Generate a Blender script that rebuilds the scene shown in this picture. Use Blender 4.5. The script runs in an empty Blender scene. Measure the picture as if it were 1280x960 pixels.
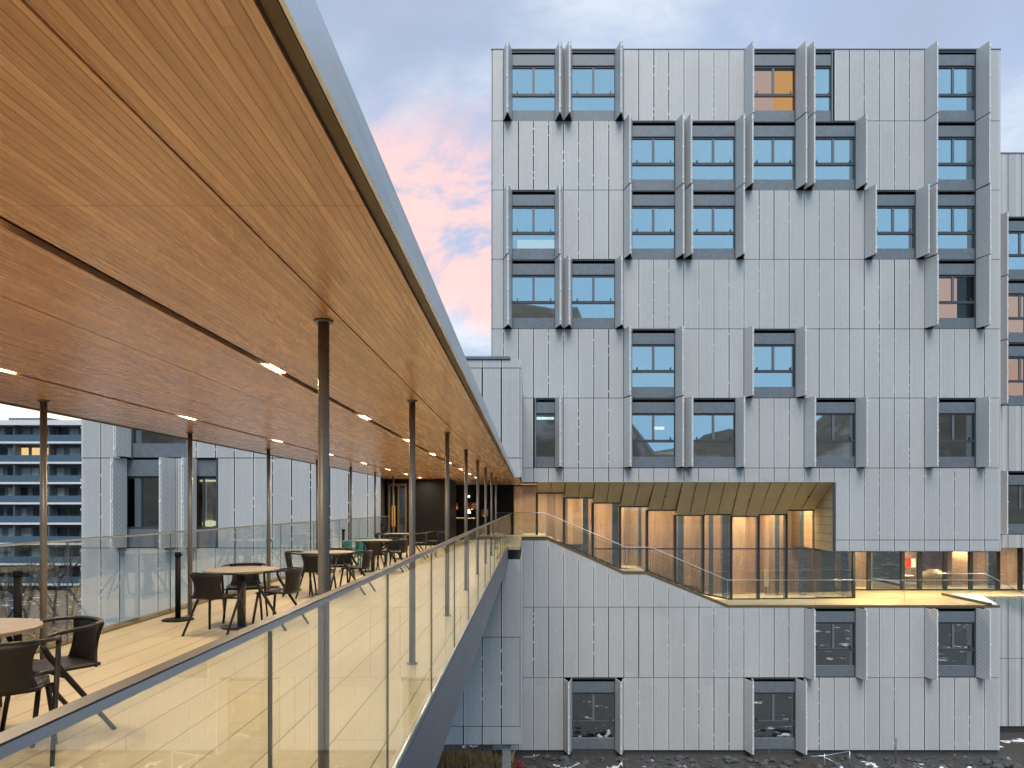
import bpy, math, random
from mathutils import Vector, Matrix
random.seed(7)
R = math.radians
S = bpy.context.scene
COL = S.collection

# ------------------------------------------------------------------ camera
cam_d = bpy.data.cameras.new('camera')
cam = bpy.data.objects.new('camera', cam_d); COL.objects.link(cam)
EYE = 1.55
cam.location = (0, 0, EYE); cam.rotation_euler = (R(90), 0, 0)
cam_d.sensor_fit = 'HORIZONTAL'; cam_d.sensor_width = 36.0
cam_d.lens = 36.0 * 900 / 1280
cam_d.shift_x = (640 - 660) / 1280
cam_d.shift_y = (632 - 480) / 1280
cam_d.clip_start = 0.05; cam_d.clip_end = 5000
S.camera = cam

# ------------------------------------------------------------------ world, sun, exposure
SUN_EL = 54.0
W = bpy.data.worlds.new('World'); S.world = W; W.use_nodes = True
def build_world():
    nt = W.node_tree; nt.nodes.clear()
    N = nt.nodes.new; L = nt.links.new
    out = N('ShaderNodeOutputWorld'); bg = N('ShaderNodeBackground')
    bg.inputs['Strength'].default_value = 0.118
    sky = N('ShaderNodeTexSky'); sky.sky_type = 'NISHITA'; sky.sun_disc = False
    sky.sun_elevation = R(SUN_EL); sky.sun_rotation = R(180)
    sky.air_density = 1.2; sky.dust_density = 0.6; sky.ozone_density = 2.0
    tc = N('ShaderNodeTexCoord'); sep = N('ShaderNodeSeparateXYZ'); L(tc.outputs['Generated'], sep.inputs[0])
    def math_(op, a, b=None, clamp=False):
        m = N('ShaderNodeMath'); m.operation = op; m.use_clamp = clamp
        for i, v in enumerate((a, b)):
            if v is None: continue
            if isinstance(v, (int, float)): m.inputs[i].default_value = v
            else: L(v, m.inputs[i])
        return m.outputs[0]
    def rng(v, a, b, c=0.0, d=1.0):
        m = N('ShaderNodeMapRange'); m.interpolation_type = 'SMOOTHSTEP'
        L(v, m.inputs[0])
        for i, q in enumerate((a, b, c, d)): m.inputs[i + 1].default_value = q
        return m.outputs[0]
    def mix(f, a, b):
        m = N('ShaderNodeMix'); m.data_type = 'RGBA'
        if isinstance(f, (int, float)): m.inputs[0].default_value = f
        else: L(f, m.inputs[0])
        for i, v in ((6, a), (7, b)):
            if isinstance(v, tuple): m.inputs[i].default_value = (*v, 1)
            else: L(v, m.inputs[i])
        return m.outputs[2]
    zz = math_('ADD', math_('MAXIMUM', sep.outputs[2], 0.0), 0.22)
    comb = N('ShaderNodeCombineXYZ')
    L(math_('DIVIDE', sep.outputs[0], zz), comb.inputs[0]); L(math_('DIVIDE', sep.outputs[1], zz), comb.inputs[1])
    def noise(scale, detail, rough, off, dist=0.3):
        mp = N('ShaderNodeMapping'); mp.inputs['Location'].default_value = off
        L(comb.outputs[0], mp.inputs[0])
        n = N('ShaderNodeTexNoise'); n.inputs['Scale'].default_value = scale
        n.inputs['Detail'].default_value = detail; n.inputs['Roughness'].default_value = rough
        n.inputs['Distortion'].default_value = dist
        L(mp.outputs[0], n.inputs['Vector']); return n.outputs['Fac']
    base = mix(0.8, sky.outputs[0], (3.9, 4.8, 6.5))
    base = mix(rng(noise(1.5, 8, 0.58, (3.1, 1.7, 0), 0.2), 0.44, 0.64), base, (6.2, 6.7, 7.4))
    base = mix(math_('MULTIPLY', rng(noise(1.3, 8, 0.58, (9.3, 4.2, 0), 0.2), 0.46, 0.62), 0.75), base, (3.2, 3.75, 5.0))
    front = rng(sep.outputs[1], 0.1, 0.55)
    side = rng(sep.outputs[0], 0.12, -0.08)
    band = math_('MULTIPLY', rng(sep.outputs[2], 0.52, 0.41), rng(sep.outputs[2], 0.02, 0.2, 0.35, 1))
    pk = math_('MULTIPLY', rng(noise(2.0, 9, 0.62, (0.15, 0.35, 0), 0.9), 0.40, 0.56), band)
    pk = math_('MULTIPLY', math_('MULTIPLY', pk, front), side)
    base = mix(math_('MULTIPLY', pk, 0.85), base, (9.0, 5.6, 5.1))
    # pale bright strip low on the left horizon
    low = math_('MULTIPLY', math_('MULTIPLY', rng(sep.outputs[2], 0.2, 0.07), front), rng(sep.outputs[0], -0.3, -0.5))
    base = mix(math_('MULTIPLY', low, 0.85), base, (13.0, 11.5, 9.0))
    # brighter, bluer clear sky behind the camera (towards the set sun)
    back = rng(sep.outputs[1], 0.05, -0.6)
    base = mix(math_('MULTIPLY', back, 0.85), base, (4.0, 7.2, 10.2))
    L(base, bg.inputs['Color']); L(bg.outputs[0], out.inputs[0])
build_world()

sd = bpy.data.lights.new('sun', 'SUN'); sd.energy = 2.6; sd.angle = R(34); sd.color = (1.0, 0.90, 0.79)
sun = bpy.data.objects.new('sun', sd); COL.objects.link(sun)
sun.rotation_euler = (R(90 - SUN_EL), 0, 0)   # soft glow of the dusk sky behind the camera
sun.location = (0, -20, 40)
S.view_settings.view_transform = 'Standard'; S.view_settings.look = 'None'
S.view_settings.exposure = 0.22; S.view_settings.gamma = 1.0; S.view_settings.use_curve_mapping = False
S.cycles.max_bounces = 8; S.cycles.transparent_max_bounces = 24
S.cycles.glossy_bounces = 4; S.cycles.diffuse_bounces = 4
S.cycles.sample_clamp_indirect = 6.0
S.cycles.use_denoising = True
S.cycles.caustics_reflective = False; S.cycles.caustics_refractive = False

# ------------------------------------------------------------------ materials
class NT:
    def __init__(s, name):
        s.m = bpy.data.materials.new(name); s.m.use_nodes = True
        s.t = s.m.node_tree; s.t.nodes.clear()
        s.out = s.N('ShaderNodeOutputMaterial')
    def N(s, t, **kw):
        n = s.t.nodes.new(t)
        for k, v in kw.items(): setattr(n, k, v)
        return n
    def L(s, a, b): s.t.links.new(a, b)
    def set(s, sock, v):
        if isinstance(v, tuple) and len(v) == 3 and sock.type == 'RGBA': v = (*v, 1)
        if isinstance(v, bpy.types.NodeSocket): s.L(v, sock)
        else: sock.default_value = v
    def math(s, op, a, b=0.0, c=None):
        n = s.N('ShaderNodeMath', operation=op); s.set(n.inputs[0], a); s.set(n.inputs[1], b)
        if c is not None: s.set(n.inputs[2], c)
        return n.outputs[0]
    def mix(s, f, a, b, blend='MIX'):
        n = s.N('ShaderNodeMix', data_type='RGBA', blend_type=blend)
        s.set(n.inputs[0], f); s.set(n.inputs[6], a); s.set(n.inputs[7], b); return n.outputs[2]
    def rng(s, v, a, b, c=0.0, d=1.0):
        n = s.N('ShaderNodeMapRange'); s.set(n.inputs[0], v)
        for i, q in enumerate((a, b, c, d)): s.set(n.inputs[i + 1], q)
        return n.outputs[0]
    def coord(s, scale=(1, 1, 1)):
        tc = s.N('ShaderNodeTexCoord'); mp = s.N('ShaderNodeMapping')
        mp.inputs['Scale'].default_value = scale; s.L(tc.outputs['Object'], mp.inputs[0]); return mp.outputs[0]
    def xyz(s):
        tc = s.N('ShaderNodeTexCoord'); sp = s.N('ShaderNodeSeparateXYZ'); s.L(tc.outputs['Object'], sp.inputs[0]); return sp.outputs
    def noise(s, vec, scale, detail=4, rough=0.5):
        n = s.N('ShaderNodeTexNoise'); s.L(vec, n.inputs['Vector'])
        n.inputs['Scale'].default_value = scale; n.inputs['Detail'].default_value = detail; n.inputs['Roughness'].default_value = rough
        return n.outputs['Fac']
    def white(s, v):
        n = s.N('ShaderNodeTexWhiteNoise', noise_dimensions='1D'); s.set(n.inputs['W'], v); return n.outputs['Value']
    def bump(s, h, strength=0.3, dist=0.01):
        n = s.N('ShaderNodeBump'); n.inputs['Strength'].default_value = strength; n.inputs['Distance'].default_value = dist
        s.L(h, n.inputs['Height']); return n.outputs[0]
    def bsdf(s, color, rough=0.5, metal=0.0, normal=None, spec=0.5, emit=None, estr=0.0, coat=0.0):
        b = s.N('ShaderNodeBsdfPrincipled')
        s.set(b.inputs['Base Color'], color); s.set(b.inputs['Roughness'], rough); s.set(b.inputs['Metallic'], metal)
        b.inputs['Specular IOR Level'].default_value = spec
        if coat: b.inputs['Coat Weight'].default_value = coat; b.inputs['Coat Roughness'].default_value = 0.12
        if normal is not None: s.L(normal, b.inputs['Normal'])
        if emit is not None: s.set(b.inputs['Emission Color'], emit); b.inputs['Emission Strength'].default_value = estr
        s.L(b.outputs[0], s.out.inputs[0]); return b

def plain(name, color, rough=0.5, metal=0.0, var=0.12, scale=6.0, spec=0.5):
    n = NT(name); v = n.noise(n.coord(), scale, 5, 0.6)
    c0 = tuple(x * (1 - var) for x in color); c1 = tuple(min(1, x * (1 + var)) for x in color)
    r = n.rng(v, 0.3, 0.7, max(0.02, rough - 0.07), min(1, rough + 0.07))
    n.bsdf(n.mix(n.rng(v, 0.3, 0.7), c0, c1), r, metal, spec=spec); return n.m
def emit(name, color, strength):
    n = NT(name); e = n.N('ShaderNodeEmission'); n.set(e.inputs[0], color); e.inputs[1].default_value = strength
    n.L(e.outputs[0], n.out.inputs[0]); return n.m
def glass(name, base, tint, gcol=(1, 1, 1), rough=0.01, edge=0.6):
    n = NT(name); lw = n.N('ShaderNodeLayerWeight'); lw.inputs['Blend'].default_value = 0.35
    f = n.math('ADD', n.math('MULTIPLY', lw.outputs['Fresnel'], edge), base)
    f = n.math('MINIMUM', f, 1.0)
    tr = n.N('ShaderNodeBsdfTransparent'); n.set(tr.inputs[0], tint)
    gl = n.N('ShaderNodeBsdfGlossy'); n.set(gl.inputs[0], gcol); gl.inputs['Roughness'].default_value = rough
    mx = n.N('ShaderNodeMixShader'); n.L(f, mx.inputs[0]); n.L(tr.outputs[0], mx.inputs[1]); n.L(gl.outputs[0], mx.inputs[2])
    n.L(mx.outputs[0], n.out.inputs[0]); return n.m

def mat_cladding(name, pitch, stripes=False, off=0.0):
    n = NT(name); x, y, z = n.xyz()
    cid = n.math('FLOOR', n.math('DIVIDE', x, pitch)); rid = n.math('FLOOR', n.math('DIVIDE', z, 3.404))
    tone = n.white(n.math('ADD', n.math('MULTIPLY', cid, 7.31), n.math('MULTIPLY', rid, 3.17)))
    soft = n.noise(n.coord((0.6, 0.6, 0.25)), 1.0, 4, 0.6)
    fine = n.noise(n.coord((34, 34, 3.0)), 1.0, 2, 0.6)        # vertical fluting of the perforated sheet
    streak = n.noise(n.coord((7, 7, 0.25)), 1.0, 4, 0.6)
    v = n.math('ADD', n.math('MULTIPLY', tone, 0.07), n.math('MULTIPLY', n.rng(soft, 0.3, 0.7), 0.08))
    v = n.math('ADD', v, n.math('MULTIPLY', n.rng(fine, 0.3, 0.7), 0.12))
    v = n.math('ADD', v, n.math('MULTIPLY', n.rng(streak, 0.3, 0.7), 0.05))
    dots = n.N('ShaderNodeTexVoronoi'); dots.feature = 'F1'; dots.inputs['Scale'].default_value = 16.0; dots.inputs['Randomness'].default_value = 0.15
    n.L(n.coord(), dots.inputs['Vector'])
    v = n.math('ADD', v, n.math('MULTIPLY', n.rng(dots.outputs['Distance'], 0.1, 0.5), 0.30))
    if not stripes:
        ef = n.math('ABSOLUTE', n.math('SUBTRACT', n.math('FRACT', n.math('DIVIDE', n.math('SUBTRACT', x, off), pitch)), 0.5))
        v = n.math('ADD', v, n.math('MULTIPLY', n.rng(ef, 0.40, 0.43), 0.20))
    if stripes:
        u = n.math('ADD', n.math('MULTIPLY', y, 1.0), n.math('MULTIPLY', z, 1.0))
        w = n.math('SINE', n.math('MULTIPLY', n.math('ADD', u, n.math('MULTIPLY', x, 0.35)), 2 * math.pi / 0.2))
        v = n.math('ADD', n.math('MULTIPLY', v, 0.75), n.math('MULTIPLY', n.rng(w, -0.7, 0.7), 0.24))
    c = n.mix(v, (0.40, 0.405, 0.41), (0.80, 0.80, 0.80)) if stripes else n.mix(v, (0.27, 0.273, 0.278), (0.71, 0.71, 0.71))
    n.bsdf(c, 0.45, 0.08, n.bump(fine, 0.25, 0.01)); return n.m

def mat_wood_ceiling():
    n = NT('oak_slat_ceiling'); x, y, z = n.xyz()
    sl = n.math('DIVIDE', x, 0.036); sid = n.math('FLOOR', sl); fr = n.math('FRACT', sl)
    bid = n.math('FLOOR', n.math('DIVIDE', y, 2.4)); bid2 = n.math('FLOOR', n.math('ADD', n.math('DIVIDE', y, 3.1), n.math('MULTIPLY', sid, 0.37)))
    t = n.white(n.math('ADD', n.math('MULTIPLY', sid, 5.13), n.math('MULTIPLY', bid2, 1.71)))
    g = n.noise(n.coord((26, 0.9, 1)), 1.0, 6, 0.62); g2 = n.noise(n.coord((110, 2.2, 1)), 1.0, 3, 0.6)
    v = n.math('ADD', n.math('MULTIPLY', t, 0.50), n.math('MULTIPLY', n.rng(g, 0.3, 0.7), 0.26))
    v = n.math('ADD', v, n.math('MULTIPLY', n.rng(g2, 0.32, 0.68), 0.34))
    c = n.mix(v, (0.48, 0.25, 0.12), (0.93, 0.575, 0.335))
    groove = n.rng(n.math('ABSOLUTE', n.math('SUBTRACT', fr, 0.5)), 0.40, 0.48)
    c = n.mix(n.math('MULTIPLY', groove, 0.65), c, (0.17, 0.085, 0.036))
    cj = n.rng(n.math('ABSOLUTE', n.math('SUBTRACT', n.math('FRACT', n.math('ADD', n.math('DIVIDE', n.math('ADD', y, 11.0), 3.06), 0.192)), 0.5)), 0.4985, 0.4995)
    c = n.mix(n.math('MULTIPLY', cj, 0.6), c, (0.16, 0.085, 0.04))
    h = n.math('SUBTRACT', n.math('MULTIPLY', g2, 0.15), groove)
    n.bsdf(c, n.rng(g, 0.3, 0.7, 0.2, 0.32), 0.0, n.bump(h, 0.18, 0.004), spec=0.6); return n.m

def mat_wood(name, c0, c1, pitch=0.9, rough=0.45):
    n = NT(name); x, y, z = n.xyz()
    t = n.white(n.math('FLOOR', n.math('DIVIDE', n.math('ADD', x, n.math('MULTIPLY', y, 0.93)), pitch)))
    g = n.noise(n.coord((14, 14, 0.6)), 1.0, 5, 0.6)
    v = n.math('ADD', n.math('MULTIPLY', t, 0.55), n.math('MULTIPLY', n.rng(g, 0.3, 0.7), 0.45))
    n.bsdf(n.mix(v, c0, c1), rough); return n.m

def mat_deck():
    n = NT('deck_boards'); x, y, z = n.xyz()
    bx = n.math('DIVIDE', n.math('ADD', x, 10.0), 0.355); bid = n.math('FLOOR', bx); fr = n.math('FRACT', bx)
    yy = n.math('ADD', n.math('DIVIDE', y, 2.93), n.math('MULTIPLY', n.white(bid), 1.0)); fy = n.math('FRACT', yy)
    t = n.white(n.math('ADD', n.math('MULTIPLY', bid, 3.7), n.math('FLOOR', yy)))
    g = n.noise(n.coord((9, 0.8, 1)), 1.0, 6, 0.6); s = n.noise(n.coord((0.5, 0.4, 1)), 1.0, 6, 0.6)
    sp = n.noise(n.coord((60, 40, 1)), 1.0, 2, 0.5)
    v = n.math('ADD', n.math('MULTIPLY', t, 0.25), n.math('MULTIPLY', n.rng(g, 0.3, 0.7), 0.30))
    v = n.math('ADD', v, n.math('MULTIPLY', n.rng(s, 0.3, 0.7), 0.35)); v = n.math('ADD', v, n.math('MULTIPLY', n.rng(sp, 0.3, 0.7), 0.16))
    c = n.mix(v, (0.36, 0.285, 0.16), (0.54, 0.445, 0.28))
    j1 = n.rng(n.math('ABSOLUTE', n.math('SUBTRACT', fr, 0.5)), 0.482, 0.489)
    j2 = n.rng(n.math('ABSOLUTE', n.math('SUBTRACT', fy, 0.5)), 0.498, 0.4988)
    j = n.math('MAXIMUM', j1, n.math('MULTIPLY', j2, 0.6))
    c = n.mix(n.math('MULTIPLY', j, 0.9), c, (0.08, 0.055, 0.03))
    spots = n.rng(n.noise(n.coord((3.2, 3.2, 1)), 1.0, 2, 0.4), 0.74, 0.78)
    c = n.mix(n.math('MULTIPLY', spots, 0.4), c, (0.2, 0.14, 0.08))
    n.bsdf(c, n.rng(s, 0.3, 0.7, 0.32, 0.52), 0.0, n.bump(n.math('SUBTRACT', 1.0, j), 0.3, 0.004), spec=0.4); return n.m

def mat_metal(name, color, rough=0.35, metal=0.8, sx=2.0):
    n = NT(name); v = n.noise(n.coord((sx, 0.5, sx)), 1.0, 5, 0.6); f = n.noise(n.coord((40, 1.5, 40)), 1.0, 3, 0.6)
    k = n.math('ADD', n.math('MULTIPLY', n.rng(v, 0.3, 0.7), 0.6), n.math('MULTIPLY', n.rng(f, 0.3, 0.7), 0.4))
    c = n.mix(k, tuple(q * 0.82 for q in color), tuple(min(1, q * 1.15) for q in color))
    n.bsdf(c, n.rng(k, 0, 1, max(.05, rough - .08), rough + .1), metal); return n.m

def mat_gold():
    n = NT('gold_perforated_sheet'); x, y, z = n.xyz()
    d = n.N('ShaderNodeTexVoronoi'); d.inputs['Scale'].default_value = 14.0; d.inputs['Randomness'].default_value = 0.1
    n.L(n.coord(), d.inputs['Vector'])
    v = n.rng(d.outputs['Distance'], 0.1, 0.5); s = n.noise(n.coord((0.8, 0.8, 0.8)), 1, 4, 0.6)
    k = n.math('ADD', n.math('MULTIPLY', v, 0.5), n.math('MULTIPLY', n.rng(s, 0.3, 0.7), 0.5))
    n.bsdf(n.mix(k, (0.54, 0.44, 0.24), (0.80, 0.68, 0.42)), 0.42, 0.05); return n.m

def mat_ground():
    n = NT('gravel_and_snow'); c1 = n.coord()
    a = n.noise(c1, 9.0, 6, 0.7); b = n.noise(c1, 0.35, 5, 0.65); s = n.noise(c1, 0.55, 7, 0.68)
    c = n.mix(n.rng(a, 0.3, 0.7), (0.014, 0.014, 0.015), (0.085, 0.083, 0.082))
    c = n.mix(n.rng(b, 0.45, 0.7), c, (0.045, 0.036, 0.028))
    snow = n.rng(s, 0.595, 0.625)
    c = n.mix(snow, c, (0.78, 0.80, 0.84))
    n.bsdf(c, 0.85, 0.0, n.bump(n.math('ADD', a, snow), 0.7, 0.05)); return n.m

def mat_hill():
    n = NT('wooded_hillside'); c1 = n.coord()
    a = n.noise(c1, 0.05, 7, 0.7); b = n.noise(c1, 0.012, 5, 0.6)
    c = n.mix(n.rng(a, 0.35, 0.65), (0.035, 0.04, 0.035), (0.10, 0.085, 0.06))
    c = n.mix(n.rng(b, 0.52, 0.66), c, (0.28, 0.29, 0.30))
    n.bsdf(c, 0.9); return n.m

PITCH = 18.8 / 25.5
M = dict(
    clad=mat_cladding('perforated_aluminium', PITCH, off=(629.3 - 660) / 25.5 - 10), clad_wing=mat_cladding('perforated_aluminium_wing', 23.84 / 33.09, off=(126 - 660) / 33.09 + 8),
    shutter=mat_cladding('perforated_shutter', 0.4, True),
    back=plain('dark_backing', (0.028, 0.03, 0.034), 0.8), room=plain('dim_room', (0.09, 0.095, 0.105), 0.9),
    frame=plain('anthracite_frame', (0.055, 0.06, 0.068), 0.4), bluegrey=plain('blue_grey_sheet', (0.155, 0.178, 0.205), 0.42, 0.2),
    darkframe=plain('near_black_mullion', (0.022, 0.028, 0.034), 0.35), navy=plain('navy_strip', (0.045, 0.085, 0.12), 0.6), jamb=plain('green_reflection_jamb', (0.17, 0.225, 0.225), 0.4), mull=plain('grey_mullion', (0.13, 0.145, 0.165), 0.4),  # jamb green puts the shutters' reflection in the glass into its colour
    winglass=glass('window_glass', 0.36, (0.62, 0.74, 0.74), (0.95, 0.98, 1.0), 0.015, 0.4),
    clearglass=glass('clear_glass', 0.012, (0.93, 0.96, 0.95), (1, 1, 1), 0.01, 0.25),
    curtglass=glass('curtain_wall_glass', 0.18, (0.84, 0.86, 0.86), (0.9, 0.95, 1.0), 0.015, 0.5),
    ceiling=mat_wood_ceiling(), deck=mat_deck(),
    wallwood=mat_wood('interior_oak_panel', (0.24, 0.14, 0.075), (0.68, 0.49, 0.32), 0.47),
    intfloor=plain('pale_interior_floor', (0.50, 0.40, 0.25), 0.45, scale=1.5),
    steel=mat_metal('brushed_steel', (0.50, 0.55, 0.60), 0.34, 0.85),
    fascia=mat_metal('galvanised_fascia', (0.74, 0.78, 0.81), 0.34, 0.8),
    girder=mat_metal('painted_girder', (0.16, 0.18, 0.21), 0.42, 0.3),
    railbrown=plain('bronze_rail_top', (0.055, 0.046, 0.040), 0.5, 0.1),
    column=mat_metal('painted_column', (0.15, 0.145, 0.14), 0.4, 0.3),
    dark=plain('dark_slot', (0.012, 0.011, 0.010), 0.8), black=plain('black_panel', (0.006, 0.0052, 0.005), 0.5, spec=0.2),
    trim=plain('bronze_trim', (0.15, 0.10, 0.05), 0.5, 0.2), gold=mat_gold(),
    chair=plain('dark_brown_chair', (0.011, 0.0088, 0.0075), 0.45, spec=0.3), teal=plain('teal_chair', (0.03, 0.17, 0.17), 0.45),
    table=plain('laminate_tabletop', (0.205, 0.168, 0.118), 0.4, scale=9), tablebase=plain('black_table_base', (0.02, 0.02, 0.022), 0.4),
    ash=plain('black_post', (0.006, 0.006, 0.0065), 0.6, spec=0.15), alu=plain('pale_aluminium', (0.72, 0.73, 0.74), 0.4, var=.05), white=plain('white_paint', (0.72, 0.73, 0.74), 0.5, var=0.05),
    copper=mat_metal('copper_shade', (0.62, 0.28, 0.15), 0.3, 0.9),
    lamp=emit('warm_lamp', (1.0, 0.78, 0.5), 14.0), coolamp=emit('cool_lamp', (0.95, 0.97, 1.0), 3.0), warmroom=emit('warm_glow_wall', (1.0, 0.72, 0.45), 1.0),
    glow=emit('table_lamp_glow', (1.0, 0.72, 0.38), 2.5),
    blind=plain('pale_blind', (0.55, 0.68, 0.72), 0.8), orangeglow=emit('orange_glow_wall', (0.75, 0.33, 0.07), 0.72), pinkglow=emit('pink_glow_sheet', (0.58, 0.37, 0.30), 0.72),
    brick=plain('warm_brick_screen', (0.55, 0.34, 0.2), 0.8),
    ground=mat_ground(), hill=mat_hill(), stone=plain('grey_rubble', (0.07, 0.068, 0.067), 0.85, var=.4, scale=3),
    snow=plain('snow', (0.82, 0.84, 0.88), 0.7, var=0.04), rust=plain('rusty_bar', (0.09, 0.07, 0.06), 0.7),
    concrete=plain('concrete', (0.27, 0.265, 0.255), 0.8), bark=plain('bark', (0.06, 0.045, 0.035), 0.9),
    drygrass=plain('dry_grass', (0.58, 0.40, 0.16), 0.85, var=.35, scale=4), redleaf=plain('red_leaf', (0.30, 0.02, 0.03), 0.6), brownleaf=plain('brown_leaf', (0.17, 0.10, 0.045), 0.8, var=.4),
    aptwall=plain('weathered_render', (0.13, 0.15, 0.17), 0.8), aptslab=plain('white_slab', (0.66, 0.66, 0.66), 0.7), aptpar=plain('blue_parapet', (0.07, 0.12, 0.17), 0.35),
    aptwin=plain('curtained_window', (0.34, 0.36, 0.36), 0.4, var=.3, scale=.8), aptdark=plain('dark_window', (0.02, 0.03, 0.035), 0.15), aptlit=emit('lit_flat_window', (1.0, 0.66, 0.32), 0.8),
    red=plain('red_sign', (0.6, 0.03, 0.02), 0.5), cream=plain('cream_board', (0.72, 0.66, 0.48), 0.6), yellow=plain('yellow_cushion', (0.65, 0.36, 0.03), 0.7),
)

# ------------------------------------------------------------------ mesh helpers
ORG = {}
class MB:
    def __init__(s): s.v = []; s.f = []; s.sm = []
    def add(s, vs, fs, smooth=False):
        o = len(s.v); s.v += [tuple(p) for p in vs]
        for f in fs: s.f.append(tuple(i + o for i in f)); s.sm.append(smooth)
        return s
    def box(s, x0, x1, y0, y1, z0, z1):
        vs = [(x, y, z) for z in (z0, z1) for y in (y0, y1) for x in (x0, x1)]
        return s.add(vs, [(0, 2, 3, 1), (4, 5, 7, 6), (0, 1, 5, 4), (2, 6, 7, 3), (0, 4, 6, 2), (1, 3, 7, 5)])
    def prism(s, poly, a, b, plane='xz'):
        n = len(poly)
        if plane == 'xz': P = lambda p, t: (p[0], t, p[1])
        elif plane == 'xy': P = lambda p, t: (p[0], p[1], t)
        else: P = lambda p, t: (t, p[0], p[1])
        vs = [P(p, a) for p in poly] + [P(p, b) for p in poly]
        fs = [tuple(range(n)), tuple(range(2 * n - 1, n - 1, -1))] + [(i, i + n, (i + 1) % n + n, (i + 1) % n) for i in range(n)]
        return s.add(vs, fs)
    def tube(s, pts, r, n=8, squash=1.0):
        pts = [Vector(p) for p in pts]; rs = r if isinstance(r, (list, tuple)) else [r] * len(pts)
        vs = []; fs = []; prev = None
        for i, p in enumerate(pts):
            d = (pts[min(i + 1, len(pts) - 1)] - pts[max(i - 1, 0)]).normalized()
            if prev is None:
                up = Vector((0, 0, 1)) if abs(d.z) < 0.9 else Vector((1, 0, 0)); a = d.cross(up).normalized()
            else: a = (prev - d * prev.dot(d)).normalized()
            prev = a; b = d.cross(a)
            for k in range(n):
                t = 2 * math.pi * k / n; vs.append(p + a * (math.cos(t) * rs[i]) + b * (math.sin(t) * rs[i] * squash))
        for i in range(len(pts) - 1):
            for k in range(n):
                fs.append((i * n + k, i * n + (k + 1) % n, (i + 1) * n + (k + 1) % n, (i + 1) * n + k))
        s.add(vs, fs, True)
        o = len(s.v) - len(vs)
        s.f.append(tuple(o + k for k in range(n - 1, -1, -1))); s.sm.append(False)
        s.f.append(tuple(o + (len(pts) - 1) * n + k for k in range(n))); s.sm.append(False)
        return s
    def lathe(s, prof, c=(0, 0, 0), n=28, smooth=True):
        vs = []; fs = []
        for (r, z) in prof:
            for k in range(n):
                t = 2 * math.pi * k / n; vs.append((c[0] + r * math.cos(t), c[1] + r * math.sin(t), c[2] + z))
        for i in range(len(prof) - 1):
            for k in range(n): fs.append((i * n + k, i * n + (k + 1) % n, (i + 1) * n + (k + 1) % n, (i + 1) * n + k))
        s.add(vs, fs, smooth); o = len(s.v) - len(vs)
        s.f.append(tuple(o + k for k in range(n - 1, -1, -1))); s.sm.append(False)
        s.f.append(tuple(o + (len(prof) - 1) * n + k for k in range(n))); s.sm.append(False)
        return s
    def sheet(s, grid, th):
        """grid[i][j] of points -> thick curved sheet"""
        ni, nj = len(grid), len(grid[0]); G = [[Vector(p) for p in row] for row in grid]
        nor = []
        for i in range(ni):
            for j in range(nj):
                du = G[min(i + 1, ni - 1)][j] - G[max(i - 1, 0)][j]; dv = G[i][min(j + 1, nj - 1)] - G[i][max(j - 1, 0)]
                nor.append(du.cross(dv).normalized())
        vs = [G[i][j] for i in range(ni) for j in range(nj)]; vs += [vs[k] - nor[k] * th for k in range(ni * nj)]
        q = ni * nj; fs = []
        for i in range(ni - 1):
            for j in range(nj - 1):
                a, b, c, d = i * nj + j, (i + 1) * nj + j, (i + 1) * nj + j + 1, i * nj + j + 1
                fs += [(a, b, c, d), (a + q, d + q, c + q, b + q)]
        for i in range(ni - 1):
            for j in (0, nj - 1):
                a, b = i * nj + j, (i + 1) * nj + j; fs.append((a, a + q, b + q, b) if j == 0 else (a, b, b + q, a + q))
        for j in range(nj - 1):
            for i in (0, ni - 1):
                a, b = i * nj + j, i * nj + j + 1; fs.append((a, b, b + q, a + q) if i == 0 else (a, a + q, b + q, b))
        return s.add(vs, fs, True)
    def build(s, name, mat, parent=None, kind=None, bevel=0):
        o = ORG.get(parent.name, Vector((0, 0, 0))) if parent else Vector((0, 0, 0))
        me = bpy.data.meshes.new(name); me.from_pydata([tuple(Vector(p) - o) for p in s.v], [], s.f)
        me.polygons.foreach_set('use_smooth', s.sm); me.materials.append(M[mat] if isinstance(mat, str) else mat)
        me.update()
        ob = bpy.data.objects.new(name, me); COL.objects.link(ob)
        if parent: ob.parent = parent; ORG[ob.name] = o
        if kind: ob['kind'] = kind
        if bevel:
            b = ob.modifiers.new('bevel', 'BEVEL'); b.width = bevel; b.segments = 2; b.limit_method = 'ANGLE'
        return ob
def tag(o, label, cat, group=None):
    o['label'] = label; o['category'] = cat
    if group: o['group'] = group
    return o
def thing(name, label, cat, loc=(0, 0, 0), group=None):
    o = bpy.data.objects.new(name, None); COL.objects.link(o); o.location = loc; o.empty_display_size = 0.3
    ORG[o.name] = Vector(loc); return tag(o, label, cat, group)
def copy_tree(o, parent=None):
    c = o.copy(); COL.objects.link(c)
    if parent: c.parent = parent
    for ch in list(o.children): copy_tree(ch, c)
    return c
def area(name, loc, sx, sy, power, color=(1.0, 0.74, 0.44), spread=170):
    d = bpy.data.lights.new(name, 'AREA'); d.shape = 'RECTANGLE'; d.size = sx; d.size_y = sy; d.energy = power; d.color = color
    d.spread = R(spread)
    o = bpy.data.objects.new(name, d); COL.objects.link(o); o.location = loc; return o

GZ = -10.68
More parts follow.
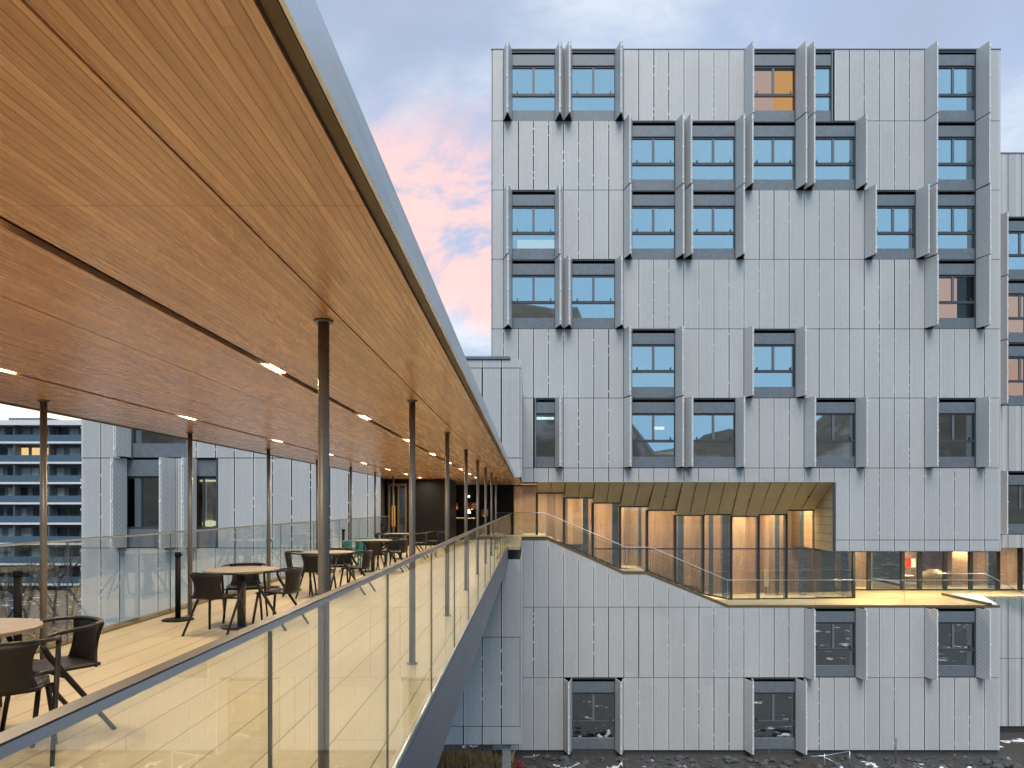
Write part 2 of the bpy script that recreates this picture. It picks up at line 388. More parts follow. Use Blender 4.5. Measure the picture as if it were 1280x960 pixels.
# ------------------------------------------------------------------ ground, hills
def ground():
    m = MB(); n = 60; xs = []
    # fine grid near the facade, coarse out to the horizon
    xs = [-1800, -600, -250, -120] + [-70 + i * 1.0 for i in range(111)] + [60, 120, 250, 600, 1800]
    ys = [-1800, -600, -200, -60, -20, 0, 10, 20, 26] + [28 + i * 0.5 for i in range(30)] + [50, 60, 70, 85, 100, 140, 250, 600, 1800]
    vs = []
    for y in ys:
        for x in xs:
            h = 0.0
            if 28 < y < 34.2 and -3 < x < 30: h = random.uniform(-0.05, 0.14)
            vs.append((x, y, GZ + h))
    W_ = len(xs); fs = [(j * W_ + i, j * W_ + i + 1, (j + 1) * W_ + i + 1, (j + 1) * W_ + i) for j in range(len(ys) - 1) for i in range(W_ - 1)]
    m.add(vs, fs, True); m.build('ground', 'ground', kind='structure')
    h = MB(); na = 96; rs = [420, 520, 640, 780, 950, 1150]
    vs = []
    for r_i, r in enumerate(rs):
        for a in range(na + 1):
            t = math.pi * 0.93 + (math.pi * 1.14) * a / na
            hh = (0, .25, .6, 1.0, .95, .7)[r_i] * 1.7 * (115 + 55 * math.sin(a * 0.17 + 1.0) + 30 * math.sin(a * 0.43) + 14 * math.sin(a * 1.1 + r_i) + random.uniform(-7, 7))
            vs.append((r * math.cos(t), r * math.sin(t), GZ - 1 + hh))
    fs = [(j * (na + 1) + i, j * (na + 1) + i + 1, (j + 1) * (na + 1) + i + 1, (j + 1) * (na + 1) + i) for j in range(len(rs) - 1) for i in range(na)]
    h.add(vs, fs, True); h.build('hills', 'hill', kind='structure')
ground()

# ------------------------------------------------------------------ main building
FY = 35.3
fx = lambda px: (px - 660) / 25.5
fz = lambda py: EYE + (632 - py) / 25.5
gx = lambda k: fx(629.3 + 18.8 * k)
main = thing('hospital_building', 'tall grey building of perforated metal panels with folding shutters and a glowing stair terrace', 'building', (10, 40, GZ))

def panel(m, x0, x1, z0, z1, y, clips=True, th=0.05):
    g = random.choice((0.015, 0.018, 0.022, 0.028))
    m.box(x0 + g, x1 - g, y, y + th, z0 + 0.014, z1 - 0.014)
def clips(m, x, z0, z1, y):
    z = z0 + 0.28
    while z < z1 - 0.1:
        if random.random() < 0.45: m.box(x - 0.03, x + 0.03, y + 0.02, y + 0.045, z, z + random.uniform(0.05, 0.12))
        z += random.choice((0.28, 0.42, 0.85))

ROWS = [62, 151, 237.5, 324, 411, 497.5, 585]
WIN = {0: [(0, 4, 1, 1, ''), (4, 8, 1, 1, 'sheet'), (16, 20, 1, 1, 'orange'), (20, 22, 1, 0, ''), (28, 32, 1, 1, '')],
       1: [(8, 12, 1, 1, ''), (12, 16, 1, 1, ''), (16, 20, 1, 1, ''), (20, 24, 1, 1, ''), (28, 32, 1, 1, '')],
       2: [(0, 4, 1, 1, 'blind'), (8, 12, 1, 1, ''), (12, 16, 1, 1, ''), (24, 28, 1, 1, ''), (28, 32, 1, 1, '')],
       3: [(0, 4, 1, 1, ''), (4, 8, 1, 1, ''), (28, 32, 1, 1, 'brick')],
       4: [(8, 12, 1, 1, ''), (16, 20, 1, 1, '')],
       5: [(2, 4, 0, 1, 'strip'), (8, 12, 1, 1, 'lamp'), (12, 16, 1, 1, ''), (20, 24, 1, 1, ''), (28, 32, 1, 1, '')]}
LROWS = [759, 847, 938]
LWIN = {0: [(20, 24, 1, 1, ''), (28, 32, 1, 1, '')], 1: [(4, 8, 1, 1, 'low'), (16, 20, 1, 1, 'low')]}

def shutter_leafs(x0, x1, z0, z1, y, q, parent):
    """one folded pair of perforated leaves: a V standing out of the facade"""
    xm = (x0 + x1) / 2; t = 0.035; m = MB(); rnd = random.uniform(-0.03, 0.03); xm += rnd
    m.prism([(x0, y), (xm - 0.012, y - q), (xm - 0.012 + t, y - q - 0.004), (x0 + t, y)], z0 + 0.03, z1 - 0.02, 'xy')
    m.prism([(x1, y), (x1 - t, y), (xm + 0.03, y - q), (xm + 0.03 + t, y - q + 0.01)], z0 + 0.03, z1 - 0.02, 'xy')
    sh = m.build('shutter', 'shutter', parent)
    h = MB(); zc = (z0 + z1) / 2
    for zz in (z0 + 0.25, zc, z1 - 0.3): h.box(xm - 0.02, xm + 0.055, y - q - 0.03, y - q - 0.002, zz, zz + 0.10)
    h.box(xm - 0.014, xm + 0.018, y - q - 0.022, y - q - 0.001, z0 + 0.05, z1 - 0.05)
    h.build('hinge', 'alu', sh)

def window(x0, x1, z0, z1, y, style, parent, fl=1, fr=1, b=0.42):
    w = x1 - x0; xa = x0 + (0.06 if not fl else b * 0.86); xb = x1 - (0.06 if not fr else b * 0.86)
    gy = y + 0.17; gm_ = 'clearglass' if style in ('orange', 'brick') else 'winglass'
    f = MB()
    t = z1 - 0.10; zb0 = z1 - 0.73; zg1 = z1 - 0.83; tr1 = z0 + 0.56 + 0.71 + 0.13; tr0 = z0 + 0.56 + 0.71; zs = z0 + 0.56
    jm = MB(); jm.box(xa, xa + 0.06, y + 0.01, gy + 0.05, z0, z1); jm2 = MB(); jm2.box(xb - 0.06, xb, y + 0.01, gy + 0.05, z0, z1)
    f.box(xa + 0.06, xb - 0.06, gy - 0.05, gy + 0.05, zg1, zg1 + 0.1)
    f.box(xa + 0.06, xb - 0.06, gy - 0.06, gy + 0.05, tr0, tr1)
    f.box(xa + 0.06, xb - 0.06, y + 0.02, gy + 0.04, z1 - 0.06, z1 - 0.012)
    for k in (0.13, 0.87): f.box(xa + (xb - xa) * k, xa + (xb - xa) * k + 0.05, gy - 0.08, gy - 0.059, tr1 - 0.04, tr1 + 0.13)
    f.box(xa + 0.06, xa + 0.078, gy - 0.055, gy + 0.05, z0, z1 - .03); f.box(xb - 0.078, xb - 0.06, gy - 0.055, gy + 0.05, z0, z1 - .03)
    win = f.build('window', 'frame', parent); jm.build('jamb', 'jamb', win); jm2.build('jamb', 'jamb', win)
    MB().box(xa + 0.079, xb - 0.079, y + 0.07, gy - 0.01, zb0, z1 - 0.2).build('blind_box', 'bluegrey', win)
    MB().box(xa + 0.079, xb - 0.079, y + 0.09, gy + 0.03, z0 + 0.03, zs).build('spandrel', 'bluegrey', win)
    xm = (xa + xb) / 2
    if w > 1.6: MB().box(xm - 0.055, xm + 0.055, gy - 0.045, gy + 0.04, tr1, zg1).build('mullion', 'mull', win)
    MB().box(xa + 0.079, xb - 0.079, gy, gy + 0.012, zs, tr0).build('glass_pane', gm_, win)
    MB().box(xa + 0.079, xb - 0.079, gy, gy + 0.012, tr1, zg1).build('glass_pane', gm_, win)
    if style == 'lamp':
        MB().box(xa + 1.2, xa + 1.75, gy + 0.5, gy + 0.8, zg1 - 0.62, zg1 - 0.5).build('ceiling_lamp', 'glow', win)
    elif style == 'strip':
        MB().box(xa + 0.1, xb - 0.1, gy + 0.3, gy + 0.4, zg1 - 0.16, zg1 - 0.04).build('ceiling_lamp', 'coolamp', win)
    elif style == 'orange':
        MB().box(xa + 1.2, xb - .07, gy + 0.2, gy + 0.23, zs, zg1).build('glow_wall', 'orangeglow', win)  # room light put into the wall as its own glow
        MB().box(xa + 0.07, xa + 1.19, gy + 0.2, gy + 0.23, zs, zg1).build('glow_sheet', 'pinkglow', win)  # pink sheet behind the glass that glows by itself
    elif style == 'blind':
        MB().box(xa + 0.07, xb - 0.07, gy + 0.10, gy + 0.12, tr1, zg1).build('blind', 'blind', win)
        MB().box(xa + 0.3, xb, gy + 0.7, gy + 0.75, zs, tr0).build('glow_wall', 'warmroom', win)  # emissive wall stands in for a warm lit room
    elif style == 'brick':
        MB().box(xa + 0.07, xa + 1.45, gy + 0.2, gy + 0.25, zs, zg1).build('glow_sheet', 'pinkglow', win)  # warm brick reflection in the glass, painted as a glowing sheet
    elif style == 'sheet':
        MB().box(xa + 0.1, xa + 0.8, gy + 0.03, gy + 0.05, zs + 0.05, zs + 0.2).build('paper', 'white', win)
    elif random.random() < 0.45 and style != 'low':
        c = MB(); cw = random.uniform(0.25, 0.5); x = xb - 0.08 - cw; k = 0
        pts = []
        nn = 14
        for i in range(nn + 1): pts.append((x + cw * i / nn, gy + 0.22 + 0.03 * (-1) ** i))
        poly = pts + [(p[0], p[1] + 0.008) for p in reversed(pts)]
        c.prism(poly, zs, zg1, 'xy'); c.build('curtain', 'blind', win)
    q = math.sqrt(max(0.01, 0.737 ** 2 - (b / 2) ** 2))
    if fl: shutter_leafs(x0, x0 + b, z0, z1, y - 0.005, q, win)
    if fr: shutter_leafs(x1 - b, x1, z0, z1, y - 0.005, q, win)

RAMP = [(-2, 675), (684, 675), (780, 716), (808, 716), (912, 759), (2000, 759)]
def ramp_z(x):
    px = x * 25.5 + 660
    for (a, ya), (b_, yb) in zip(RAMP, RAMP[1:]):
        if a <= px <= b_: return fz(ya + (yb - ya) * (px - a) / (b_ - a))
    return fz(759)

clad = MB(); clp = clad; body = MB(); slab = MB()
XL, XR = fx(615), fx(1250)
edges = [XL] + [gx(k) for k in range(0, 33)] + [XR]      # edges[i] = left of column i-1
def cols(): return [(i - 1, edges[i], edges[i + 1]) for i in range(len(edges) - 1)]
for r in range(6):
    z1, z0 = fz(ROWS[r]), fz(ROWS[r + 1])
    run = None
    for k, a, b_ in cols():
        is_win = any(s <= k < e for (s, e, *_q) in WIN[r])
        if not is_win:
            panel(clad, a, b_, z0, z1, FY)
            if random.random() < 0.55: clips(clp, a, z0, z1, FY)
            if run is None: run = a
        if (is_win or k == 32) and run is not None:
            body.box(run + 0.004, (b_ if not is_win else a) - 0.004, FY + 0.07, FY + 1.6, z0 + 0.002, z1 - 0.002); run = None
    slab.box(XL, XR, FY + 0.12, FY + 1.6, z0 - 0.03, z0 + 0.03)
    for (s, e, fl, fr, st) in WIN[r]: window(gx(s), gx(e), z0, z1, FY, st, main, fl, fr)
ztop = fz(62)
slab.box(XL + 0.01, XR - 0.01, FY + 0.03, FY + 10, ztop - 0.12, ztop - 0.01)
# strips above the recess
z585, z603, z675, z689 = fz(585), fz(603), fz(675), fz(689)
for k, a, b_ in cols():
    if k < 22:
        panel(clad, a, b_, z603, z585, FY)
    else:
        panel(clad, a, b_, z675, z585, FY); panel(clad, a, b_, z689, z675, FY); clips(clp, a, z675, z585, FY)
XC = gx(22)
body.box(XL, XC - 0.004, FY + 0.07, FY + 10, z603 + 0.01, z585 - 0.034)
body.box(XC + 0.08, XR - 0.004, FY + 0.07, FY + 10, z689 + 0.01, z585 - 0.034)
body.box(XL, XR - 0.002, FY + 1.7, FY + 10, z585 + 0.03, ztop - 0.13)      # rear mass behind the rooms
cladl = MB()
# lower panels: ramp-cut row, L0, L1
for k, a, b_ in cols():
    za, zb = ramp_z(a), ramp_z(b_); z0 = fz(759); g = 0.014
    if max(za, zb) > z0 + 0.08:
        pts = [(a + g, z0 + g)]
        pts += [(b_ - g, z0 + g)]
        mids = [fx(p[0]) for p in RAMP if a < fx(p[0]) < b_]
        if zb > z0 + 0.05: pts.append((b_ - g, zb - 0.02))
        for q in reversed(mids): pts.append((q, ramp_z(q) - 0.02))
        if za > z0 + 0.05: pts.append((a + g, za - 0.02))
        if len(pts) >= 3: cladl.prism(pts, FY, FY + 0.05, 'xz')
for r in range(2):
    z1, z0 = fz(LROWS[r]), fz(LROWS[r + 1]); run = None
    for k, a, b_ in cols():
        is_win = any(s <= k < e for (s, e, *_q) in LWIN[r])
        if not is_win:
            panel(cladl, a, b_, z0, z1, FY)
            if random.random() < 0.5: clips(cladl, a, z0, z1, FY)
            if run is None: run = a
        if (is_win or k == 32) and run is not None:
            body.box(run + 0.004, (b_ if not is_win else a) - 0.004, FY + 0.07, FY + 1.6, z0 + 0.002, z1 - 0.09); run = None
    slab.box(XL, XR, FY + 0.12, FY + 1.6, z0 - 0.03, z0 + 0.03)
    for (s, e, fl, fr, st) in LWIN[r]: window(gx(s), gx(e), z0, z1 - 0.02, FY, st, main, fl, fr)
body.box(XL, XR - 0.002, FY + 1.7, FY + 10, GZ, fz(759) - 0.10)
slab.box(XL + .05, XR - .05, FY + 0.1, FY + 1.68, GZ, fz(938) - 0.035)
# solid below the ramp, behind the cut panels
zt = fz(759)
poly = [(XL, zt + 0.002), (fx(911), zt + 0.002), (fx(808), fz(716) - .05), (fx(780), fz(716) - .05), (fx(684), fz(675) - .05), (XL, fz(675) - .05)]
body.prism(poly, FY + 0.07, FY + 1.2, 'xz')
cladl.build('facade_cladding', 'clad', main); clad.build('facade_cladding', 'clad', main); body.build('wall', 'back', main); slab.build('floor_slab', 'frame', main)
# sides of the block
sd_ = MB(); sd2_ = MB()
for z0, z1 in zip([fz(y) for y in ROWS[1:]] + [z689], [fz(y) for y in ROWS[:-1]] + [z585]):
    for j in range(12): sd_.box(XR - 0.001, XR + 0.045, FY + 0.02 + j * .8, FY + .8 + j * .8 - 0.02, z0 + .014, z1 - .014)
    for j in range(12): sd2_.box(XL - 0.045, XL + 0.001, FY + 0.02 + j * .8, FY + .8 + j * .8 - 0.02, z0 + .014, z1 - .014)
sd_.build('side_cladding', 'clad', main); sd2_.build('side_cladding', 'clad', main)
# roof coping
MB().box(XL - 0.05, XR + 0.05, FY - 0.02, FY + 0.3, ztop + 0.002, ztop + 0.05).build('roof_coping', 'bluegrey', main)

# ---------------- the recess: stair, terrace, glazing, golden soffit
LV0, LV1, LV2 = 0.0, -1.70, -3.35
Xs = dict(a=fx(684), b=fx(780), c=fx(808), d=fx(911))
flr = MB()
flr.box(-0.30, Xs['a'], FY + 0.02, 44, LV0 - 0.06, LV0)
def flight(m, x0, x1, z0, z1, y0, y1):
    n = 10
    for i in range(n):
        xa = x0 + (x1 - x0) * i / n; xb = x0 + (x1 - x0) * (i + 1) / n; zt_ = z0 + (z1 - z0) * (i + 1) / n
        m.box(xa + .001, xb, y0, y1, zt_ - 0.30, zt_)
flight(flr, Xs['a'], Xs['b'], LV0, LV1, FY + 0.03, 40.5); flr.box(Xs['b'], Xs['c'], FY + 0.02, 44, LV1 - 0.06, LV1)
flight(flr, Xs['c'], Xs['d'], LV1, LV2, FY + 0.03, 40.5)
flr.box(Xs['d'], XR, FY + 0.02, 46, LV2 - 0.07, LV2)
flr.build('stair_and_terrace', 'intfloor', main)
edge = MB()
e_top = [(-1.6, LV0 + .03), (Xs['a'], LV0 + .03), (Xs['b'], LV1 + .03), (Xs['c'], LV1 + .03), (Xs['d'], LV2 + .02), (XR, LV2 + .02)]
e_bot = [(XR, LV2 - .10), (Xs['d'] - .05, LV2 - .10), (Xs['c'] - .03, LV1 - .12), (Xs['b'] - .03, LV1 - .12), (Xs['a'] - .03, LV0 - .12), (-1.6, LV0 - .12)]
edge.prism([(-.3, LV0 + .03)] + e_top[1:] + e_bot[:-1] + [(-.3, LV0 - .12)], FY - 0.01, FY + 0.018, 'xz')
edge.build('stringer', 'trim', main)

# glazing bays
bpx = [641, 671, 705, 741, 775, 809, 844, 879, 914, 948, 983, 1018]
btop = [603.5, 612, 615.5, 621.6, 628, 632.5, 637, 643.5, 642.5, 644.7, 642.5, 637]
def by(px): return 36.6 + (37.9 - 36.6) * max(0, (px - 671)) / (1018 - 671)
pt = [((p - 660) * by(p) / 900, by(p)) for p in bpx]
def lvl(x):
    if x <= Xs['a']: return LV0
    if x < Xs['b']: return LV0 + (LV1 - LV0) * (x - Xs['a']) / (Xs['b'] - Xs['a'])
    if x <= Xs['c']: return LV1
    if x < Xs['d']: return LV1 + (LV2 - LV1) * (x - Xs['c']) / (Xs['d'] - Xs['c'])
    return LV2
fr_px = [641, 671.5, 707, 744, 781, 819, 853.4, 889, 925, 964, 1003.4, 1043]
for i in range(len(bpx) - 1):
    (xa, ya), (xb, yb) = pt[i], pt[i + 1]
    ym = (ya + yb) / 2; zt_ = EYE + (632 - btop[i + 1]) * ym / 900 if i > 0 else 2.60
    zfa, zfb = lvl(xa), lvl(xb)
    bay = MB(); w = 0.11
    def vbar(x, y, z0, z1): bay.box(x - w / 2, x + w / 2, y - 0.07, y + 0.07, z0, z1)
    bay.box(xa - w / 2, xa + w / 2, ya - .05, ya + .32, zfa - .05, zt_)
    # transom and sill bars follow the bay
    bay.prism([(xa, ya - .04), (xb, yb - .04), (xb, yb + .04), (xa, ya + .04)], zt_ - .07, zt_, 'xy')
    trz = EYE - (686 - 632) * ym / 900
    if i >= 3: bay.prism([(xa, ya - .035), (xb, yb - .035), (xb, yb + .035), (xa, ya + .035)], trz - .03, trz + .03, 'xy')
    bay.prism([(xa, zfa - .02), (xb, zfb - .02), (xb, zfb + .06), (xa, zfa + .06)], ym - .05, ym + .05, 'xz')
    bo = bay.build('glazing_bay', 'darkframe', main)
    g = MB(); g.add([(xa + .02, ya, zfa), (xb - .02, yb, zfb), (xb - .02, yb, zt_ - .02), (xa + .02, ya, zt_ - .02),
                     (xa + .02, ya + .012, zfa), (xb - .02, yb + .012, zfb), (xb - .02, yb + .012, zt_ - .02), (xa + .02, ya + .012, zt_ - .02)],
                    [(0, 1, 2, 3), (7, 6, 5, 4), (0, 4, 5, 1), (2, 6, 7, 3), (1, 5, 6, 2), (0, 3, 7, 4)]); g.build('glass_pane', 'curtglass', bo)
    # golden folded soffit piece of this bay: from the facade edge down to the glazing head
    if i > 0:
        xf0, xf1 = fx(fr_px[i]), fx(fr_px[i + 1]); s_ = MB(); gpp = .02
        A = [(xf0 + gpp, FY + .06, z603 + .0), (xf1 - gpp, FY + .06, z603 + .0), (xb - gpp, yb - .08, zt_), (xa + gpp, ya - .08, zt_)]
        B = [(p[0], p[1], p[2] + .04) for p in A]
        s_.add(A + B, [(0, 3, 2, 1), (4, 5, 6, 7), (0, 1, 5, 4), (2, 3, 7, 6), (1, 2, 6, 5), (3, 0, 4, 7)])
        # seam in the middle
        mid0 = ((xf0 + xf1) / 2, FY + .06, z603 - .004); mid1 = ((xa + xb) / 2, ym - .08, zt_ - .004)
        so = s_.build('soffit_panel', 'gold', main)
        MB().tube([mid0, mid1], .012, 6).build('seam', 'dark', so)
        ln_ = MB(); up = .07; A2 = [(xf0, FY + .075, z603 + up), (xf1, FY + .075, z603 + up), (xb, yb, zt_ + up), (xa, ya, zt_ + up)]
        B2 = [(p[0], p[1], p[2] + .02) for p in A2]
        ln_.add(A2 + B2, [(0, 3, 2, 1), (4, 5, 6, 7), (0, 1, 5, 4), (2, 3, 7, 6), (1, 2, 6, 5), (3, 0, 4, 7)]); ln_.build('soffit_light_block', 'dark', so)  # added dark sheet, keeps interior lamp light from leaking between soffit pieces
        zn = EYE + (632 - btop[min(i + 2, len(btop) - 1)]) * ((pt[min(i + 1, len(pt) - 1)][1] + pt[min(i + 2, len(pt) - 1)][1]) / 2) / 900
        zl, zh = min(zt_, zn) - .0, max(zt_, zn) + .10
        T = [(xf1, FY + .07, z603 + .10), (xf1, FY + .07, z603 + .0), (xb, yb, zl), (xb, yb, zh)]; T2 = [(p[0] + .012, p[1], p[2]) for p in T]
        MB().add(T + T2, [(0, 1, 2, 3), (7, 6, 5, 4), (0, 4, 5, 1), (1, 5, 6, 2), (2, 6, 7, 3), (3, 7, 4, 0)]).build('soffit_step_filler', 'trim', so)  # added plate closing the step between bays against lamp light
        if i in (5, 8, 10):
            c_ = MB().lathe([(.05, 0), (.05, -.03), (.03, -.04)], ((xf0 + xb) / 2, (FY + ym) / 2, (z603 + zt_) / 2), 12); c_.build('downlight', 'dark', so)
# end wall (golden) and jogs
xe, ye = pt[-1]
ew = MB(); ew.prism([(XC - .01, FY + .06), (xe + .02, ye), (xe + .10, ye + .02), (XC + .07, FY + .06)], z689 - .02, z603 + .02, 'xy'); ewo = ew.build('recess_side_wall', 'gold', main)
sm = MB()
for j in range(1, 8):
    z = z689 + (z603 - z689) * j / 8; sm.tube([(XC - .016, FY + .1, z), (xe + .012, ye - .05, z)], .008, 5)
sm.build('seam', 'trim', ewo)
dk = MB(); dk.box(XC - 0.05, XC + 0.075, FY - 0.004, FY + 0.055, z689 + .014, z603 - .0); dk.build('edge_trim', 'frame', main)
# terrace soffit under the overhang
MB().box(XC + .1, XR, FY + .06, 41.5, z689 - .03, z689 + .005).build('terrace_soffit', 'gold', main)
# terrace glazing: front plane to px 1067, return, then rear plane at Y 41.6
tg = []
xj = (1067 - 660) * 38.1 / 900
tg.append(((xe, ye), (xj, 38.1))); tg.append(((xj, 38.1), (xj, 41.6)))
rp = [(p - 660) * 41.6 / 900 for p in (1020, 1086, 1128, 1149, 1181, 1213, 1247, 1275, 1310, 1350)]
rp[0] = xj
for a, b_ in zip(rp, rp[1:]): tg.append(((a, 41.6), (b_, 41.6)))
for (xa, ya), (xb, yb) in tg:
    bay = MB(); w = .10 if ya > 40 or abs(xa - xj) < .01 else .06
    zt_ = z689 - .02
    bay.box(xb - w, xb + w, yb - .09, yb + .09, LV2 - .02, zt_)
    if abs(xa - xj) < .01 and ya < 40: pass
    d = Vector((xb - xa, yb - ya)).normalized(); nrm = Vector((-d.y, d.x)) * .04
    for z0, z1 in ((LV2, LV2 + .08), (zt_ - .1, zt_)):
        bay.prism([(xa + nrm.x, ya + nrm.y), (xb + nrm.x, yb + nrm.y), (xb - nrm.x, yb - nrm.y), (xa - nrm.x, ya - nrm.y)], z0, z1, 'xy')
    bo = bay.build('glazing_bay', 'darkframe', main)
    n2 = nrm * .15
    MB().prism([(xa + n2.x, ya + n2.y), (xb + n2.x, yb + n2.y), (xb - n2.x, yb - n2.y), (xa - n2.x, ya - n2.y)], LV2 + .05, zt_ - .05, 'xy').build('glass_pane', 'curtglass', bo)
# interior: warm oak back wall, cross walls, ceilings
iw = MB(); iw.box(-0.9, xj + .2, 41.0, 41.2, LV2, z603 + .05)
for x, y0 in ((2.2, 39.5), (5.2, 39.2), (8.6, 39.6), (11.0, 39.8), (13.2, 39.4)):
    iw.box(x, x + 1.0, y0, 41.0, lvl(x) if x < 9 else LV2, z603)
iw.box(XC + .0, XC + .07, ye + .12, 41.0, z689, z603); iw.box(xj, 36, 45.5, 45.7, LV2, z689)
for x in (19.6, 22.4, 25.5): iw.box(x, x + 1.1, 43.3, 45.5, LV2, z689)
iw.build('interior_wall', 'wallwood', main)
dr = MB()
for px_, D_, w_, z0_, z1_ in ((732, 38.4, .3, LV1 + .6, 2.55), (770, 38.3, .40, LV1, 2.55), (800, 38.9, .16, LV1, 2.55), (851, 38.9, .30, LV1 - .9, 2.55), (889, 39.0, .22, LV2, 2.55), (909, 38.6, .5, LV2, 2.55), (972, 39.2, .2, LV2, 2.55), (1004, 39.2, .35, LV2, 2.55), (1036, 39.4, .7, LV2, z689), (1056, 39.0, .3, LV2, z689)):
    x = (px_ - 660) * D_ / 900; dr.box(x - w_ / 2, x + w_ / 2, D_, D_ + .12, z0_, z1_)
for px_, D_, w_ in ((1108, 42.6, 1.6), (1150, 42.4, .3), (1243, 42.6, .7)):
    x = (px_ - 660) * D_ / 900; dr.box(x - w_ / 2, x + w_ / 2, D_, D_ + .1, LV2, z689 - .02)
dr.build('interior_strip', 'navy', main)  # dark blue upright strips behind the glazing
MB().box(-0.9, xj + .2, 36.9, 41.0, z603 - .02, z603 + .012).build('interior_ceiling', 'white', main)
MB().box(xj + .2, 36, 41.7, 45.5, z689 - .02, z689 + .012).build('interior_ceiling', 'white', main)
fl2 = MB(); fl2.box(XR, 36, 38.9, 46, LV2 - .07, LV2); fl2.build('terrace_floor', 'intfloor', main)

# furniture seen through the glass
def small_table(x, y, z, label):
    t = thing('cafe_table', label, 'table', (x, y, z)); MB().lathe([(.4, .71), (.4, .74)], (x, y, z)).build('tabletop', 'white', t)
    MB().lathe([(.22, 0), (.22, .02), (.03, .04), (.03, .71)], (x, y, z), 16).build('pedestal', 'tablebase', t)
    return t
small_table(22.6, 43.0, LV2, 'white round table behind the terrace glass at the right')
bd = thing('display_board', 'cream display board on a stand behind the stair glazing', 'display board', ((962 - 660) * 39.5 / 900, 39.5, LV2))
bx_, by_ = (962 - 660) * 39.5 / 900, 39.5
MB().box(bx_ - .28, bx_ + .28, by_, by_ + .04, LV2 + .45, LV2 + 1.45).build('board', 'cream', bd)
sm = MB(); sm.tube([(bx_ - .2, by_ + .05, LV2), (bx_ - .15, by_ + .05, LV2 + .5)], .02); sm.tube([(bx_ + .2, by_ + .05, LV2), (bx_ + .15, by_ + .05, LV2 + .5)], .02); sm.build('stand', 'frame', bd)
sx = (1138 - 660) * 41.5 / 900
sg = thing('notice_sign', 'small red and white notice on the terrace glazing', 'sign', (sx, 41.5, LV2 + 1.4))
MB().box(sx - .25, sx + .02, 41.46, 41.5, LV2 + 1.35, LV2 + 1.85).build('red_panel', 'red', sg); MB().box(sx + .02, sx + .28, 41.46, 41.5, LV2 + 1.35, LV2 + 1.85).build('white_panel', 'white', sg)
# curved pale bench behind glass
cx_ = (1168 - 660) * 43.0 / 900
be = thing('bench', 'curved oak bench behind the terrace glass beside the black column', 'bench', (cx_, 43, LV2))
bm_ = MB(); gr = []
for i in range(10):
    t = math.pi * (0.1 + 0.8 * i / 9); gr.append([(cx_ - .9 * math.cos(t), 43.4 - .4 * math.sin(t), LV2 + .45 + .02 * 0), (cx_ - .9 * math.cos(t), 43.45 - .4 * math.sin(t), LV2 + 1.1 * math.sin(t) ** .5)])
bm_.sheet(gr, .06); bm_.build('backrest', 'intfloor', be); MB().box(cx_ - .8, cx_ + .8, 43.0, 43.4, LV2 + .3, LV2 + .42).build('seat', 'intfloor', be)
MB().box(cx_ - .7, cx_ + .7, 43.08, 43.38, LV2, LV2 + .3).build('base', 'intfloor', be)
# downlight lamps of the recess (the photograph shows them lit)
def lampfit(x, y, z, p, nm='recess_lamp', s=.5):
    area(nm, (x, y, z), s, s, p, (1.0, 0.74, 0.42))
for x, z, p in ((0.6, 2.5, 230), (4.2, 2.5, 330), (7.4, 2.5, 340), (10.3, 2.5, 400), (12.6, 2.5, 360), (14.6, 2.5, 290)): lampfit(x, 38.6, z, p, s=.9)
for x in (19, 22, 26, 30): lampfit(x, 43.0, z689 - .06, 190)
for x in (17.2, 19.6, 22.0, 25.5): lampfit(x, 39.4 if x > 18 else 37.0, z689 - .08, 150)

# stair balustrade on the facade edge
bal = thing('glass_balustrade', 'glass balustrade with slim handrail stepping down along the facade stair', 'balustrade', (8, FY, LV2))
hp = [(-1.55, 641, 668), (fx(681), 641, 671), (fx(783), 684, 714), (fx(814), 684, 714), (fx(909), 725, 756), (fx(1240), 725, 756)]
hr = MB(); hr.tube([(x, FY - .04, fz(a)) for x, a, b_ in hp], .017, 8); hr.build('handrail', 'steel', bal)
for (x0, a0, b0), (x1, a1, b1) in zip(hp, hp[1:]):
    n = max(1, round((x1 - x0) / 1.42))
    for i in range(n):
        s, e = i / n, (i + 1) / n; L_ = lambda u, v, t: u + (v - u) * t; g = .008
        xa, xb = L_(x0, x1, s) + g, L_(x0, x1, e) - g
        MB().prism([(xa, fz(L_(b0, b1, s)) ), (xb, fz(L_(b0, b1, e))), (xb, fz(L_(a0, a1, e)) - .025), (xa, fz(L_(a0, a1, s)) - .025)], FY - .046, FY - .034, 'xz').build('glass_panel', 'clearglass', bal)
        zf_ = fz(L_(b0, b1, s))
        if i % 3 == 0: MB().box(xa - g * 1.3, xa + g * .3, FY - .046, FY - .034, zf_, fz(L_(a0, a1, s)) - .02).build('post', 'steel', bal)
MB().box(-1.55, fx(681), FY - .06, FY - .02, LV0 + .035, LV0 + .11).build('base_channel', 'cream', bal)
# return rail at the right end of the terrace running down to the right wing
bal2 = thing('glass_balustrade', 'sloping glass balustrade at the right end of the terrace', 'balustrade', (fx(1165), 38.6, LV2))
q0 = (fx(1170) * 38.6 / 35.3, 38.62, EYE - (717 - 632) * 38.6 / 900); q1 = (fx(1232) * 38.6 / 35.3, 38.62, q0[2]); q2 = ((1300 - 660) * 38.6 / 900, 38.62, EYE - (752 - 632) * 38.6 / 900)
MB().tube([q0, q1, q2], .022).build('handrail', 'steel', bal2)
MB().prism([(q0[0], q0[2] - 1.02), (q1[0], q1[2] - 1.02), (q1[0], q1[2] - .02), (q0[0], q0[2] - .02)], 38.614, 38.626, 'xz').build('glass_panel', 'clearglass', bal2)
MB().prism([(q1[0], q1[2] - 1.02), (q2[0], q2[2] - 1.02), (q2[0], q2[2] - .02), (q1[0], q1[2] - .02)], 38.614, 38.626, 'xz').build('glass_panel', 'clearglass', bal2)
